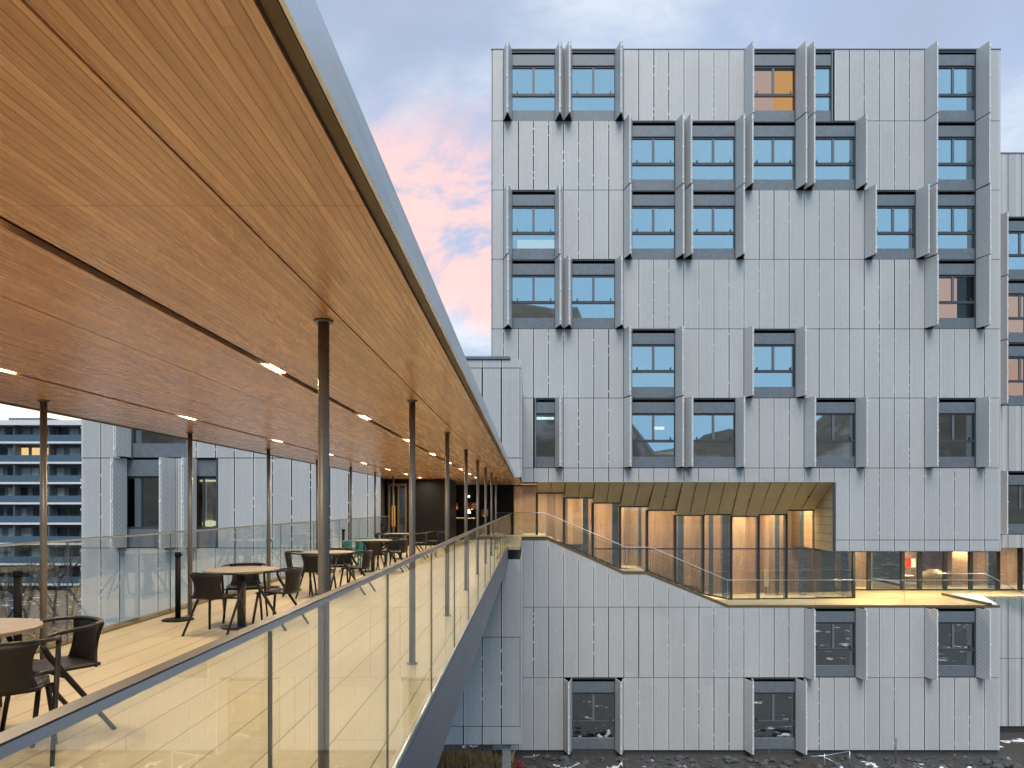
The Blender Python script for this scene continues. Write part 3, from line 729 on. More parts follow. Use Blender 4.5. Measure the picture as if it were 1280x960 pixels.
# snowy ledge
sn = MB(); za = LV2 + .03
def tpt(px, py): D_ = 900 * (EYE - LV2) / (py - 632); return ((px - 660) * D_ / 900, D_)
sl = [tpt(1184, 745), tpt(1240, 757), tpt(1246, 757.2), tpt(1226, 745.6)]
sn.prism(sl, za, za + .07, 'xy'); tag(sn.build('snow_patch', 'snow'), 'patch of white snow lying on the right end of the lit terrace', 'snow')
ka, kb_ = tpt(1178, 744), tpt(1238, 757); dk_ = Vector((kb_[0] - ka[0], kb_[1] - ka[1])).normalized(); nk = Vector((-dk_.y, dk_.x)) * .06
kb = MB(); kb.prism([(ka[0] - nk.x, ka[1] - nk.y), (kb_[0] - nk.x, kb_[1] - nk.y), (kb_[0] + nk.x, kb_[1] + nk.y), (ka[0] + nk.x, ka[1] + nk.y)], LV2 + .002, LV2 + .13, 'xy')
tag(kb.build('kerb_bar', 'frame'), 'dark metal kerb bar along the snow on the terrace', 'kerb')

# ------------------------------------------------------------------ right wing (38.8 m away)
RY = 38.8; rs_ = 900 / RY
rx = lambda px: (px - 660) / rs_
rz = lambda py: EYE + (632 - py) / rs_
rw = thing('side_wing', 'lower grey metal wing standing back at the right edge behind the tall block', 'building', (28, 44, GZ))
x0r = XR + 0.06; cl = MB(); cl2 = MB(); bd_ = MB(); pr = .737
gxr = [x0r] + [rx(1243) + pr * k for k in range(0, 17)]
rrows = [192, 271, 349, 428, 507, 589, 668, 685]
rwin = {1: [(1, 5), (8, 12)], 2: [(1, 5), (8, 12)], 3: [(1, 5)], 5: [(1, 5), (9, 13)]}
for r in range(7):
    z1, z0 = rz(rrows[r]), rz(rrows[r + 1]); wn = rwin.get(r, [])
    run = None
    for i in range(len(gxr) - 1):
        isw = any(s <= i < e for s, e in wn)
        if not isw:
            panel(cl, gxr[i], gxr[i + 1], z0, z1, RY)
            if run is None: run = gxr[i]
        if (isw or i == len(gxr) - 2) and run is not None:
            bd_.box(run + .004, (gxr[i] if isw else gxr[i + 1]) - .004, RY + .07, RY + 1.6, z0 + .002, z1 - .002); run = None
    for s, e in wn: window(gxr[s], gxr[e], z0, z1, RY, 'brick' if r in (2, 3) and s == 1 else '', rw)
bd_.box(x0r, gxr[-1], RY + 1.7, RY + 10, rz(668), rz(192) - .05); bd_.box(x0r, gxr[-1], 41.8, RY + 10, z689 + .02, rz(668))
bd_.box(x0r, gxr[-1], RY + .07, RY + 8, GZ, LV2 - .09)
bd_.box(x0r, gxr[-1], RY + .03, RY + 10, rz(192) - .12, rz(192) - .02)
for i in range(len(gxr) - 1):
    zt_ = LV2 - .02 - .14 * max(0, i - 1)
    panel(cl2, gxr[i], gxr[i + 1], rz(823), LV2 - .03, RY); panel(cl2, gxr[i], gxr[i + 1], rz(908), rz(823), RY)
cl.build('facade_cladding', 'clad', rw); cl2.build('facade_cladding', 'clad', rw); bd_.build('wall', 'back', rw)
MB().box(x0r, gxr[-1], RY - .02, RY + .3, rz(192) - .012, rz(192) + .06).build('roof_coping', 'bluegrey', rw)

# ------------------------------------------------------------------ left wing pierced by the bridge (27.2 m away)
LY = 27.2; ls = 900 / LY
lx = lambda px: (px - 660) / ls
lz = lambda py: EYE + (632 - py) / ls
lw = thing('bridge_wing', 'grey panelled wing that the footbridge runs into, with shuttered windows at the left', 'building', (-8, 31, GZ))
XO0, XO1 = lx(476), lx(650.5)
gl = [lx(101)] + [lx(126 + 23.84 * k) for k in range(0, 23)]
cl = MB(); bd_ = MB(); cp = cl
lrows = [449, 460, 572.5, 685, 796.5, 908, 931]
lwin = {(1): [(lx(165) - .45, lx(222) + .45)], 2: [(lx(145), lx(219)), (lx(232), lx(272))]}
zo0, zo1 = -0.47, 2.60
def lpanel(a, b_, z0, z1):
    """split a panel by the bridge opening"""
    if b_ - a < .06: return
    if b_ <= XO0 + .01 or z0 >= zo1 or z1 <= zo0:
        panel(cl, a, b_, z0, z1, LY); return
    if a < XO0 - .05: lpanel(a, XO0, z0, z1); a = XO0
    if z1 > zo1: panel(cl, a, b_, max(z0, zo1), z1, LY)
    if z0 < zo0: panel(cl, a, b_, z0, min(z1, zo0), LY)
for r in range(6):
    z1, z0 = lz(lrows[r]), lz(lrows[r + 1]); wn = lwin.get(r, [])
    for a, b_ in zip(gl, gl[1:]):
        segs = [(a, b_)]
        for (wa, wb) in wn:
            ns = []
            for (p, q) in segs:
                if wb <= p or wa >= q: ns.append((p, q)); continue
                if p < wa: ns.append((p, wa))
                if q > wb: ns.append((wb, q))
            segs = ns
        for p, q in segs: lpanel(p, q, z0, z1)
        if r in (1, 2, 3, 4) and a < XO0 - .1 or (r in (3, 4)):
            if not any(wa - .05 <= a <= wb + .05 for wa, wb in wn): clips(cp, a, z0, z1, LY)
    edges_x = [gl[0]] + sorted(sum([[wa, wb] for wa, wb in wn], [])) + [XO0 if zo0 < (z0 + z1) / 2 < zo1 + .6 and r == 2 else gl[-1]]
    for j in range(0, len(edges_x), 2):
        zz0, zz1 = z0 + .002, z1 - .002
        if r == 1: zz0_ = zz0
        if edges_x[j + 1] > XO0 + .05:
            # part left of the opening, and the part over or under it
            if edges_x[j] < XO0: bd_.box(edges_x[j], XO0, LY + .07, LY + 1.6, zz0, zz1)
            if r <= 1: bd_.box(XO0 + .003, edges_x[j + 1] - .02, LY + .07, LY + 8, max(zz0, zo1 + .02), zz1)
            elif zz0 < zo0: bd_.box(XO0 + .003, edges_x[j + 1] - .02, LY + .07, LY + 8, zz0, min(zz1, zo0 - .02))
        else: bd_.box(edges_x[j], edges_x[j + 1], LY + .07, LY + 1.6, zz0, zz1)
bd_.box(gl[0], XO0 - .01, LY + 1.7, LY + 8, lz(931), lz(449) - .01)
bd_.box(gl[0] + .3, -6.5, LY + .5, LY + 8, GZ, lz(931) - .05)
bd_.box(gl[0] + .05, XO1 - .05, LY + .1, LY + 8, lz(931) - .04, lz(931) - .005)
cl.build('facade_cladding', 'clad_wing', lw); bd_.build('wall', 'back', lw)
sdl = MB()
for z0, z1 in zip([lz(y) for y in lrows[1:]], [lz(y) for y in lrows[:-1]]):
    for j in range(10):
        for (a, b_) in ([(max(z0, zo1 + .02), z1)] if z1 > zo1 else []) + ([(z0, min(z1, zo0 - .02))] if z0 < zo0 else []):
            if b_ - a > .05: sdl.box(XO1 - .001, XO1 + .04, LY + .02 + j * .8, LY + .79 + j * .8, a + .014, b_ - .014)
sdl.build('side_cladding', 'clad_wing', lw)
MB().box(gl[0], lx(638), LY - .06, LY + .3, lz(449) + .002, lz(449) + .10).build('roof_coping', 'girder', lw)
window(lx(165) - .45, lx(222) + .45, lz(572.5), lz(460), LY, 'low', lw, 1, 0)
def wing_window(xa, xb, fl, fr, lit):
    z0, z1 = lz(685), lz(572.5); gy = LY + .26; f = MB(); b = .42
    a = xa + (b * .45 if fl else .03); e = xb - (b * .45 if fr else .03)
    zt_, zb_ = lz(598), lz(659)
    f.box(a, a + .06, LY + .06, gy + .05, z0, z1); f.box(e - .06, e, LY + .06, gy + .05, z0, z1)
    f.box(a + .06, e - .06, gy - .06, gy + .05, zt_, zt_ + .08); f.box(a + .06, e - .06, gy - .06, gy + .05, zb_ - .06, zb_)
    f.box(a + .06 + (e - a) * .3, a + .12 + (e - a) * .3, gy - .04, gy + .04, zb_, zt_)
    w = f.build('window', 'frame', lw)
    MB().box(a + .062, e - .062, LY + .12, gy, zt_ + .09, z1 - .06).build('blind_box', 'bluegrey', w)
    MB().box(a + .062, e - .062, LY + .12, gy + .03, z0 + .03, zb_ - .07).build('spandrel', 'bluegrey', w)
    MB().box(a + .062, e - .062, gy, gy + .012, zb_, zt_).build('glass_pane', 'winglass', w)
    if lit:
        MB().box(a + .07, e - .07, gy + .35, gy + .4, zt_ - .1, zt_ - .03).build('ceiling_lamp', 'glow', w)
        MB().box(a - .2, a + .5, gy + .5, gy + .55, zb_, zt_).build('oak_wall', 'wallwood', w)
        MB().lathe([(.02, 0), (.25, .05), (.28, .15), (.2, .22), (.05, .25)], (a + .45, gy + .35, zb_ + .0), 16).build('yellow_lampshade', 'glow', w)
    q = .70
    if fl: shutter_leafs(xa, xa + b, z0, z1, LY - .005, q, w)
    if fr: shutter_leafs(xb - b, xb, z0, z1, LY - .005, q, w)
wing_window(lx(145), lx(219), 1, 1, False); wing_window(lx(232), lx(272), 1, 0, True)

# ------------------------------------------------------------------ footbridge
HC = EYE + 1.03          # underside of the ceiling
XA, XB = -5.15, -0.80    # deck edges
RA, RB = -5.30, -0.495   # roof edges
Y0, Y1 = -5.0, 27.25
br = thing('footbridge', 'covered footbridge with oak ceiling, tan deck, slim columns and glass railings', 'footbridge', (-3, 11, 0))
dk = MB(); dk.box(XA, XB, Y0, Y1, -.12, 0.0); dk.box(-5.5, -0.30, Y1 + .001, FY + .01, -.12, 0.0); dk.build('deck', 'deck', br)
g = MB(); g.box(XB + .004, -.76, Y0, Y1, -.63, -.015); g.box(XB + .001, -.765, Y0, Y1, -.012, .022)
g.box(XA - .06, XA - .004, Y0, Y1, -.63, -.012); g.box(XA + .3, XB - .3, Y0, Y1, -.6, -.13)
g.build('girder', 'girder', br)
MB().box(XA - .06, XA - .001, Y0, Y1, -.010, .06).build('edge_trim', 'trim', br)
MB().box(-.79, -.772, Y0, Y1, .0225, .030).build('kerb_strip', 'steel', br)
# roof and ceiling strips split by slots
rf = MB(); rf.box(RA + .02, RB - .03, Y0, Y1 - .02, HC + .10, HC + .16); rf.build('roof', 'girder', br)
lines = [RA + .10, -4.87, -4.025, -3.975, -3.31, -2.59, -1.935, -1.885, -1.03, RB - .065]
ce = MB(); segs = [(RA + .10, -4.873), (-4.867, -4.034), (-3.966, -3.3125), (-3.3075, -2.5935), (-2.5865, -1.945), (-1.875, -1.035), (-1.025, RB - .065)]
for a, b_ in segs: ce.box(a, b_, Y0, Y1 - .005, HC, HC + .03)
ce.build('ceiling', 'ceiling', br)
ce2 = MB(); ce2.box(-5.5, -.34, Y1, FY + .05, HC - .002, HC + .018); ce2.build('lobby_ceiling', 'ceiling', br)
sl_ = MB(); sl_.box(RA + .06, RB - .04, Y0, Y1 - .02, HC + .06, HC + .09); sl_.build('slot_backing', 'dark', br)
fa = MB(); fb = MB()
y = Y0
while y < Y1 - .1:
    e = min(y + 3.05, Y1 - .02); fa.box(RB - .012, RB, y + .004, e - .004, HC - .004, HC + .146); fb.box(RA, RA + .012, y + .004, e - .004, HC - .004, HC + .146); y += 3.05
fa.build('roof_fascia', 'fascia', br); fb.build('roof_fascia', 'fascia', br)
tr = MB(); tr.box(RB - .062, RB - .020, Y0, Y1 - .02, HC + .012, HC + .045); tr.box(RA + .02, RA + .097, Y0, Y1 - .02, HC + .006, HC + .045)
tr.box(RB - .019, RB - .013, Y0, Y1 - .02, HC - .008, HC + .05); tr.box(RA + .0125, RA + .019, Y0, Y1 - .02, HC - .008, HC + .05)
tr.build('eaves_trim', 'trim', br)
# columns
COLY = [0.94 + 3.06 * k for k in range(-1, 9)]
for xc, t_ in ((-1.135, 0), (-4.75, 1)):
    for yc in COLY:
        if yc > 27: continue
        c = MB().lathe([(.031, 0), (.031, HC)], (xc, yc, 0), 20); co = c.build('column', 'column', br)
        MB().lathe([(.052, 0), (.052, .012)], (xc, yc, HC - .013), 20).build('collar', 'column', co)
        MB().lathe([(.055, 0.001), (.055, .012)], (xc, yc, 0), 20).build('base_plate', 'column', co)
# ceiling lights in the two slots
LGY = [2.44 + 3.06 * k for k in range(-2, 9)]
for xc in (-1.91, -4.0):
    for yc in LGY:
        if xc < -3 and yc > 2 : yc = yc + .0
        MB().box(xc - .016, xc + .016, yc - .13, yc + .13, HC + .008, HC + .03).build('ceiling_light', 'lamp', br)
        area('ceiling_lamp_light', (xc, yc, HC + .004), .04, .36, 43, (1.0, .82, .57))
# balustrades (right: near; left: far)
def balustrade(x, gx_, rail_w, ys, zr, nm_side):
    h = MB(); h.box(x - rail_w / 2, x + rail_w / 2, ys[0], ys[-1], zr - .024, zr - .0035); ho = h.build('balustrade', 'steel', br)
    MB().box(x - rail_w / 2 + .001, x + rail_w / 2 - .001, ys[0] + .001, ys[-1] - .001, zr - .003, zr + .0005).build('rail_top', 'railbrown', ho)
    for a, b_ in zip(ys, ys[1:]):
        MB().box(gx_ - .006, gx_ + .006, a + .0035, b_ - .0035, .024, zr - .026).build('glass_panel', 'clearglass', ho)
        MB().box(gx_ - .0062, gx_ + .0062, a - .0025, a + .0025, .024, zr - .026).build('post', 'column', ho)
    return ho
rb = balustrade(-.812, -.788, .042, [2.2 + 1.84 * k for k in range(-3, 14)] + [27.2], 1.192, 'right')
MB().box(-.80, -.776, 27.2 + .01, 33.9, 1.168, 1.192).build('rail_extension', 'steel', rb)
MB().box(-.794, -.782, 27.22, 33.9, .03, 1.166).build('glass_panel', 'clearglass', rb)
balustrade(-5.13, -5.115, .04, [1.1 + 2.3 * k for k in range(-2, 11)] + [26.5], 1.175, 'left')

# lobby at the end of the bridge: black core, doors, copper lamps
lob = MB(); lob.box(-5.48, -3.05, 27.9, 30.6, .002, HC - .004); lob.box(-5.5, -.72, 35.45, 35.6, .002, HC); lob.box(-5.5, -5.42, 30.7, 35.4, .002, HC)
tag(lob.build('lobby_core', 'black'), 'black panelled core wall at the far end of the covered bridge', 'wall')
dl = thing('lobby_door', 'narrow glazed door with amber frame beside the black core', 'door', (-5.0, 27.8, 0))
fm = MB()
for x in (-5.36, -5.0, -4.72): fm.box(x - .03, x + .03, 27.78, 27.86, .003, 2.4)
fm.box(-5.33, -4.75, 27.79, 27.85, 2.3, 2.4); fm.build('frame', 'trim', dl)
MB().box(-5.26, -5.13, 27.81, 27.83, .75, 1.55).build('amber_panel', 'yellow', dl)
MB().box(-4.96, -4.75, 27.81, 27.83, .05, 2.25).build('glass_pane', 'curtglass', dl)
for px, D, y, r_ in ((590, 33, 632.5, .26), (567, 33, 633, .2), (606, 32, 641, .15)):
    x = (px - 660) * D / 900; z = EYE + (632 - y) * D / 900
    p = thing('pendant_lamp', {590: 'largest copper drum pendant lamp in the dark lobby', 567: 'dim copper pendant lamp left of the largest one in the lobby', 606: 'small low copper pendant lamp nearest the orange glazing'}[px], 'lamp', (x, D, z), 'copper pendant lamps in the lobby')
    MB().lathe([(r_, -.14), (r_, .14), (r_ * .9, .16)], (x, D, z), 20).build('shade', 'copper', p)
    MB().tube([(x, D, z + .15), (x, D, HC)], .008, 6).build('cord', 'black', p)
    MB().lathe([(.03, -.1), (.09, -.06), (.03, 0)], (x, D, z - .06), 12).build('bulb', 'glow', p)
    area('pendant_light', (x, D, z - .2), .15, .15, 9)
cn = thing('counter', 'black counter with pale worktop and warm lamps in the lobby', 'counter', (-2.95, 33.2, 0))
MB().box(-3.6, -2.5, 32.9, 33.5, .001, .95).build('body', 'black', cn); MB().box(-3.65, -2.45, 32.85, 33.55, .952, .99).build('worktop', 'cream', cn)
tl = thing('table_lamp', 'small glowing lamp on the lobby counter', 'lamp', (-2.75, 33.2, .99))
MB().lathe([(.07, 0), (.07, .02), (.012, .03), (.012, .2)], (-2.75, 33.2, .991), 14).build('stand', 'black', tl); MB().lathe([(.12, .2), (.07, .38)], (-2.75, 33.2, .991), 14).build('shade', 'glow', tl)
wl = thing('wall_lamp', 'small white globe lamp on the black lobby wall', 'lamp', (-3.2, 35.4, 1.9)); MB().lathe([(.01, -.06), (.045, -.035), (.055, 0), (.045, .035), (.01, .06)], (-2.9, 35.3, 2.0), 14).build('globe', 'coolamp', wl)
MB().tube([(-2.9, 35.3, 2.0), (-2.9, 35.44, 2.0)], .02).build('bracket', 'black', wl)

# ------------------------------------------------------------------ tables and chairs
TBL = [(-3.74, 4.75, 'nearest round tan table on the deck, cut by the left frame edge'), (-3.66, 9.2, 'second round tan table from the camera, in front of a black post'),
       (-3.52, 12.7, 'third round tan table, behind the nearest full column'), (-3.66, 17.0, 'fourth round tan table, the one with teal chairs'), (-3.72, 21.0, 'farthest round tan table, close to the black lobby')]
def make_table(x, y, label):
    t = thing('round_table', label, 'table', (0, 0, 0), 'round cafe tables on the bridge deck')
    MB().lathe([(.435, .712), (.45, .716), (.45, .736), (.445, .74)], (0, 0, 0), 48, False).build('tabletop', 'table', t)
    MB().lathe([(.06, .70), (.20, .711)], (0, 0, 0), 20).build('top_plate', 'tablebase', t)
    MB().box(-.04, .04, -.04, .04, .02, .70).build('pedestal', 'tablebase', t)
    MB().lathe([(.25, 0.0), (.25, .012), (.10, .02)], (0, 0, 0), 28).build('base_plate', 'tablebase', t)
    return t
tab0 = make_table(0, 0, TBL[0][2]); 
for i, (x, y, lb) in enumerate(TBL):
    t = tab0 if i == 0 else copy_tree(tab0); t.location = (x, y, 0); t['label'] = lb

def bez(p, n=6):
    """Catmull-Rom through points"""
    out = []; P = [Vector(q) for q in p]
    for i in range(len(P) - 1):
        p0, p1, p2, p3 = P[max(i - 1, 0)], P[i], P[i + 1], P[min(i + 2, len(P) - 1)]
        for k in range(n):
            t = k / n; out.append(0.5 * ((2 * p1) + (p2 - p0) * t + (2 * p0 - 5 * p1 + 4 * p2 - p3) * t * t + (3 * p1 - p0 - 3 * p2 + p3) * t ** 3))
    out.append(P[-1]); return out
def make_chair(mat, label):
    c = thing('armchair', label, 'chair', (0, 0, 0), 'armchairs around the cafe tables')
    # seat + back as one dished shell (front = +Y)
    seat = [[(sx_ * (.21 + .012 * math.sin(math.pi * j / 7)), .22 - .40 * j / 7, .452 - .014 * math.cos(sx_ * 1.2) + (.012 if j == 0 else 0) * -1) for sx_ in (-1, -.66, -.33, 0, .33, .66, 1)] for j in range(8)]
    MB().sheet(seat, -.022).build('seat', mat, c)
    back = []
    for j in range(9):
        t = j / 8; z = .44 + .30 * t; hw = .165 + .045 * abs(2 * t - 1) ** 2 + .0
        row = []
        for k in range(7):
            u = -1 + 2 * k / 6; row.append((u * hw, -.185 - .045 * t - .03 * math.sin(t * math.pi) * 0 + .045 * u * u, z))
        back.append(row)
    MB().sheet(back, .02).build('backrest', mat, c)
    arm = bez([(-.262, .20, .655), (-.268, .165, .70), (-.275, .04, .722), (-.262, -.10, .735), (-.16, -.205, .742), (0, -.232, .744), (.16, -.205, .742), (.262, -.10, .735), (.275, .04, .722), (.268, .165, .70), (.262, .20, .655)], 5)
    MB().tube(arm, .017, 10, .8).build('arm_rail', mat, c)
    for s in (-1, 1):
        MB().tube([(s * .262, .20, .655), (s * .262, .185, .615), (s * .264, .155, .56), (s * .268, .0, .34), (s * .278, -.24, 0.0)], [.017, .0185, .0195, .0185, .015], 10, .85).build('leg', mat, c)
        MB().tube([(s * .20, .19, .44), (s * .225, .225, .2), (s * .24, .25, 0.0)], [.016, .016, .014], 10).build('leg', mat, c)
    MB().tube([(-.262, .075, .425), (.262, .075, .425)], .012, 8).build('stretcher', mat, c)
    return c
ch_d = make_chair('chair', ''); ch_t = make_chair('teal', '')
used = set()
def chair(x, y, face, label, proto):
    """face = (dx, dy) direction the sitter looks"""
    o = proto if proto.name not in used else copy_tree(proto); used.add(o.name); used.add(proto.name)
    o.location = (x, y, 0); o.rotation_euler = (0, 0, math.atan2(face[1], face[0]) - math.pi / 2); o['label'] = label
K = 'dark brown armchair '
CH = [(-3.23, 4.95, (-.56, -.82), K + 'right of the nearest table with its curved back toward the black post', 0),
      (-3.18, 4.36, (-.45, .89), K + 'nearest the camera, seen from behind at the left frame edge', 0),
      (-4.15, 5.2, (.6, -.8), K + 'mostly hidden behind the nearest table', 0),
      (-3.78, 8.72, (.15, 1), K + 'seen from behind in front of the second table', 0),
      (-3.17, 9.22, (-.97, .2), K + 'right of the second table, turned sideways toward it', 0),
      (-3.85, 9.78, (.3, -1), K + 'on the far side of the second table', 0),
      (-3.98, 12.55, (1, .15), K + 'left of the third table', 0),
      (-3.55, 12.15, (0.1, 1), K + 'with its back to the camera at the third table', 0),
      (-3.02, 12.75, (-1, .1), K + 'right of the third table, beside the big column', 0),
      (-3.5, 13.3, (0, -1), K + 'on the far side of the third table', 0),
      (-4.0, 16.6, (.75, .65), 'teal armchair left of the fourth table', 1),
      (-3.95, 17.5, (.6, -.8), 'teal armchair on the far side of the fourth table', 1),
      (-3.5, 16.45, (-.1, 1), K + 'with its back to the camera at the fourth table', 0),
      (-3.1, 17.0, (-1, .1), K + 'right of the fourth table', 0),
      (-3.35, 17.55, (-.3, -1), K + 'on the far side of the fourth table', 0),
      (-4.2, 20.9, (1, 0), K + 'left of the farthest table', 0),
      (-3.7, 20.45, (0, 1), K + 'with its back to the camera at the farthest table', 0),
      (-3.2, 21.1, (-1, 0), K + 'pushed in at the right of the farthest table', 0),
      (-2.85, 22.3, (-.6, -.8), K + 'standing apart beyond the farthest table, near the lobby', 0)]
for x, y, f, lb, t in CH: chair(x, y, f, lb, ch_t if t else ch_d)

# black ashtray posts along the left railing
def ash_post():
    p = thing('ashtray_post', '', 'ashtray post', (0, 0, 0), 'black posts along the left railing')
    MB().lathe([(.20, 0), (.205, .010), (.19, .018), (.05, .03)], (0, 0, 0), 32).build('base', 'ash', p)
    MB().lathe([(.036, .025), (.036, .86)], (0, 0, 0), 20).build('pole', 'ash', p)
    MB().lathe([(.042, .86), (.042, .915), (.038, .92)], (0, 0, 0), 20).build('head', 'ash', p)
    MB().box(.035, .06, -.012, .012, .875, .895).build('spout', 'ash', p)
    return p
ap0 = ash_post()
for i, (x, y, lb) in enumerate([(-4.96, 7.0, 'black round based post at the left frame edge, behind the nearest table'), (-4.74, 9.75, 'black round based post standing clear left of the second table'), (-4.9, 13.6, 'black round based post behind the second table'),
                            (-4.95, 19.3, 'black round based post beyond the third table'), (-5.0, 24.6, 'farthest black round based post near the lobby')]):
    o = ap0 if i == 0 else copy_tree(ap0); o.location = (x, y, 0); o['label'] = lb

# ------------------------------------------------------------------ apartment block far left
AY = 104.0; as_ = 900 / AY
ax = lambda px: (px - 660) / as_
az = lambda py: EYE + (632 - py) / as_
ap = thing('apartment_block', 'distant slab apartment block with white balcony bands at the left edge', 'building', (-68, AY + 6, GZ))
X0, X1 = ax(-60), ax(112)
MB().box(X0, X1, AY, AY + 12, GZ, az(533)).build('wall', 'aptwall', ap)
MB().box(X0 - .4, X1 + .4, AY - 1.9, AY + 12.3, az(533) + .002, az(527)).build('roof', 'aptslab', ap)
MB().box(X0 + 6, X0 + 12, AY + 3, AY + 8, az(527) + .002, az(519)).build('roof_plant_room', 'aptwall', ap)
nwin = 0
proto_w = {}
for fl_ in range(8):
    zs = az(553 + 25 * fl_); 
    MB().box(X0 - .3, X1 + .3, AY - 1.6, AY - .005, zs - .28, zs).build('balcony_slab', 'aptslab', ap)
    MB().box(X0 - .2, X1 + .2, AY - 1.55, AY - 1.47, zs + .05, zs + .95).build('parapet', 'aptpar', ap)
    dv = MB()
    for q in range(5): xx = X0 + (X1 - X0) * q / 4; dv.box(xx - .06, xx + .06, AY - 1.4, AY - .01, zs + .01, zs + 2.5)
    dv.build('divider', 'aptwall', ap)
    for w_ in range(10):
        xx = X0 + 1.0 + w_ * (X1 - X0 - 2) / 10 + random.uniform(-.2, .2)
        mt = random.choice(['aptwin', 'aptwin', 'aptdark', 'aptdark', 'aptwin']) 
        if fl_ == 1 and w_ in (5, 6, 7): mt = 'aptlit'
        ww = random.choice((1.0, 1.3, 1.5))
        MB().box(xx, xx + ww, AY - .06, AY - .01, zs + .5, zs + 2.1).build('window', mt, ap)

# bare trees and winter shrubs below the apartment block
def bare_tree(x, y, h, label):
    t = thing('bare_tree', label, 'tree', (x, y, GZ), 'leafless trees before the apartment block')
    tr_ = MB(); cr = MB()
    def grow(p, d, ln, r, dep, m):
        pts = [p]; q = p.copy(); dd = d.copy()
        for k in range(3):
            dd = (dd + Vector((random.uniform(-.18, .18), random.uniform(-.18, .18), random.uniform(-.05, .12)))).normalized(); q = q + dd * ln / 3; pts.append(q.copy())
        m.tube(pts, [r, r * .85, r * .72, r * .6], 5 if dep else 8)
        if dep >= 4: return
        for k in range(3 if dep < 3 else 2):
            nd = (dd + Vector((random.uniform(-.8, .8), random.uniform(-.8, .8), random.uniform(-.1, .6)))).normalized()
            grow(pts[random.choice((2, 3, 3))], nd, ln * random.uniform(.6, .8), r * .55, dep + 1, cr)
    grow(Vector((x, y, GZ)), Vector((0, 0, 1)), h * .35, h * .022, 0, tr_)
    tr_.build('trunk', 'bark', t); cr.build('crown', 'bark', t)
for i, (px, y, h, lb) in enumerate([(8, 62, 9.0, 'leafless tree at the far left, in front of the apartment block'), (32, 70, 8.0, 'leafless tree left of the far column, below the balconies'), (66, 66, 9.5, 'leafless tree right of the far column, tallest of its row'),
                                 (86, 74, 8.5, 'leafless tree beside the panelled wing'), (50, 84, 7.5, 'small leafless tree hidden behind the far column')]):
    bare_tree((px - 660) * y / 900, y, h, lb)
def shrub(x, y, r, h, mat, label):
    m = MB(); c = Vector((x, y, GZ))
    for k in range(420):
        a = random.uniform(0, 6.28); rr = r * math.sqrt(random.random()); z = h * random.random() * (1 - .6 * (rr / r) ** 2)
        p = c + Vector((rr * math.cos(a), rr * math.sin(a), z)); d = Vector((random.uniform(-1, 1), random.uniform(-1, 1), random.uniform(.0, 1.6))).normalized() * random.uniform(.15, .4)
        s_ = d.orthogonal().normalized() * random.uniform(.03, .08)
        m.add([p - s_, p + s_, p + d], [(0, 1, 2)])
    tag(m.build('winter_shrub', mat), label, 'shrub', 'winter shrubs below the bridge')
for i, (px, y, r, h, lb) in enumerate([(2, 58, 2.2, 3.4, 'brown winter shrub at the far left frame edge'), (24, 60, 2.0, 3.0, 'brown winter shrub behind the leftmost black post'), (45, 57, 2.3, 3.2, 'brown winter shrub left of the far column'),
                                    (68, 59, 2.2, 3.6, 'brown winter shrub right of the far column'), (92, 60, 2.0, 3.0, 'brown winter shrub touching the panelled wing')]):
    shrub((px - 660) * y / 900, y, r, h, 'brownleaf', lb)

# ------------------------------------------------------------------ ground clutter in front of the facade
rub = MB()
for k in range(520):
    x = random.uniform(-4.5, 27); y = random.uniform(31.6, 34.9 if x > -.4 else 34.0); s_ = random.choice((.04, .06, .08, .12, .18)) * random.uniform(.7, 1.4)
    a = random.random() * 6.28; pts = []
    for zz, rr in ((0, 1.0), (.55, .9), (.95, .45)):
        for q in range(6): t = a + q * 1.047; jr = rr * random.uniform(.75, 1.2); pts.append((x + s_ * jr * math.cos(t) * 1.2, y + s_ * jr * math.sin(t), GZ + .04 + s_ * zz * .9))
    fs = [(j * 6 + q, j * 6 + (q + 1) % 6, (j + 1) * 6 + (q + 1) % 6, (j + 1) * 6 + q) for j in range(2) for q in range(6)] + [tuple(range(12, 18))]
    rub.add(pts, fs)
ro = rub.build('rubble', 'stone', kind='stuff'); tag(ro, 'grey rubble stones strewn along the foot of the facade', 'rubble')
sn = MB()
for k in range(20):
    x = random.choice([random.uniform(2, 6), random.uniform(9, 24), random.uniform(12, 26)]); y = random.uniform(31.8, 33.6); r = random.uniform(.08, .32); a = random.random() * 6
    sn.lathe([(r, .03), (r * .85, .10), (r * .45, .15), (r * .05, .16)], (x, y, GZ), 9)
so = sn.build('snow_patches', 'snow', kind='stuff'); tag(so, 'dirty patches of snow lying among the rubble', 'snow')
gm = MB()
for k in range(4200):
    x = random.uniform(-6.5, -.7); y = random.uniform(29.5, 35.0); p = Vector((x, y, GZ)); d = Vector((random.uniform(-.25, .25), random.uniform(-.25, .25), random.uniform(.2, .6))); w = Vector((random.uniform(-.04, .04), .015, 0))
    gm.add([p - w, p + w, p + d], [(0, 1, 2)])
go = gm.build('dry_grass', 'drygrass', kind='stuff'); tag(go, 'golden dry grass below the end of the bridge', 'grass')
def stake(x, y, h, label, mat='rust', r=.025):
    tag(MB().tube([(x, y, GZ - .05), (x + .01, y, GZ + h)], r, 6).build('stake', mat), label, 'stake')
stake(fx(1095), 33.4, 1.45, 'tall thin metal stake standing in the rubble at the right'); stake(fx(947), 33.6, 1.0, 'short metal stake left of the low barrier')
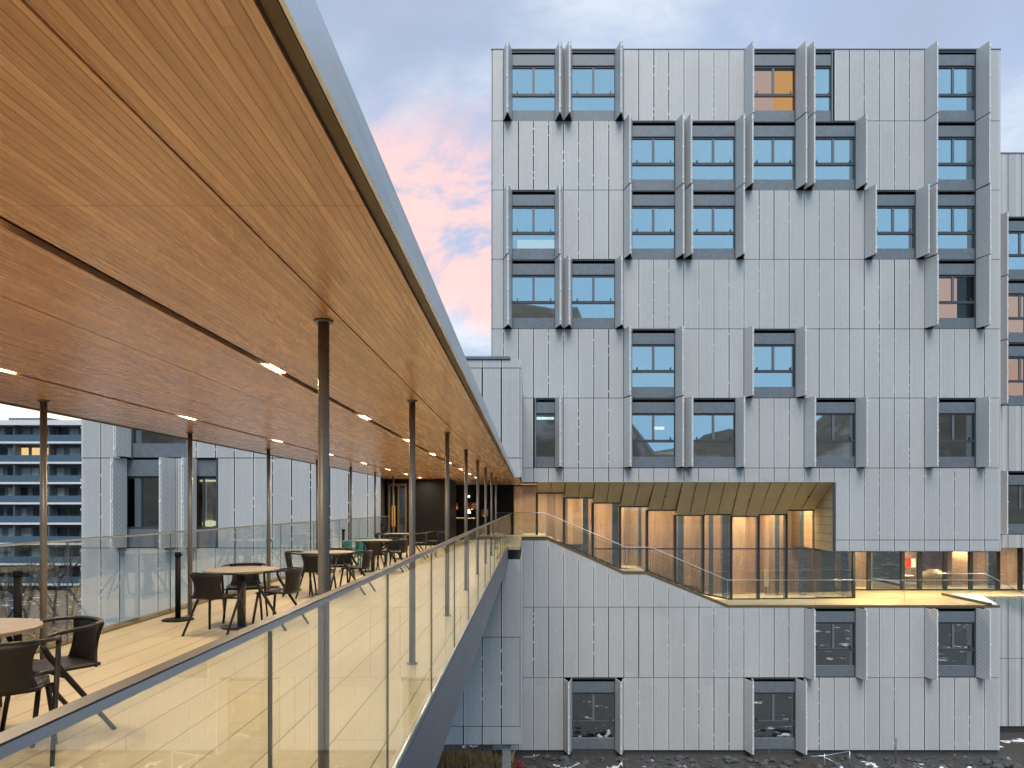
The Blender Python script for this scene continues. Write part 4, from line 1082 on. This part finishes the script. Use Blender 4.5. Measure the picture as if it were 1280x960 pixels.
pc = thing('concrete_post', 'grey concrete post at the corner below the bridge', 'post', (lx(633), 27.6, GZ)); 
MB().box(lx(633) - .16, lx(633) + .16, 27.4, 27.75, GZ, lz(931) - .04).build('shaft', 'concrete', pc); MB().box(lx(633) - .25, lx(633) + .25, 27.3, 27.85, GZ, GZ + .12).build('footing', 'concrete', pc)
ba = thing('barrier', 'low broken pipe barrier leaning in the rubble before the facade', 'barrier', (fx(1030), 33.3, GZ))
a0, a1, a2 = fx(1012) * .945, fx(1030) * .945, fx(1062) * .945
MB().tube([(a0, 33.3, GZ + .62), (a1, 33.3, GZ + .66), (a2, 33.35, GZ + .85)], .022, 6).build('rail', 'steel', ba)
MB().tube([(a1, 33.3, GZ), (a1, 33.3, GZ + .75)], .022, 6).build('post', 'steel', ba); MB().tube([(a2, 33.35, GZ), (a2, 33.35, GZ + .86)], .022, 6).build('post', 'steel', ba)
MB().tube([(a1, 33.3, GZ + .6), (a2 - .3, 33.3, GZ + .15)], .02, 6).build('brace', 'steel', ba)
rp_ = thing('red_shrub', 'small red leaved plant at the foot of the facade corner', 'plant', (fx(647) * .93, 33, GZ))
m = MB(); c = Vector((fx(647) * .93, 33, GZ))
for k in range(160):
    p = c + Vector((random.gauss(0, .16), random.gauss(0, .12), random.uniform(.05, .5))); d = Vector((random.uniform(-.1, .1), random.uniform(-.1, .1), random.uniform(-.05, .12))); w = d.orthogonal().normalized() * .03
    m.add([p - w, p + w, p + d], [(0, 1, 2)])
m.build('leaves', 'redleaf', rp_); m = MB()
for k in range(6): m.tube([tuple(c), tuple(c + Vector((random.uniform(-.2, .2), random.uniform(-.15, .15), .45)))], .008, 5)
m.build('stem', 'bark', rp_)
wb = MB(); cxw = fx(768) * .94
gr = [[(cxw - .35 + .12 * i, 33.0 + .12 * j, GZ + .12 + .10 * math.sin(i * 1.7 + j) + (.22 if i > 4 else 0)) for j in range(4)] for i in range(7)]
wb.sheet(gr, .03); tag(wb.build('plastic_sheet', 'white'), 'crumpled white plastic sheet on the rubble below a window', 'plastic sheet')
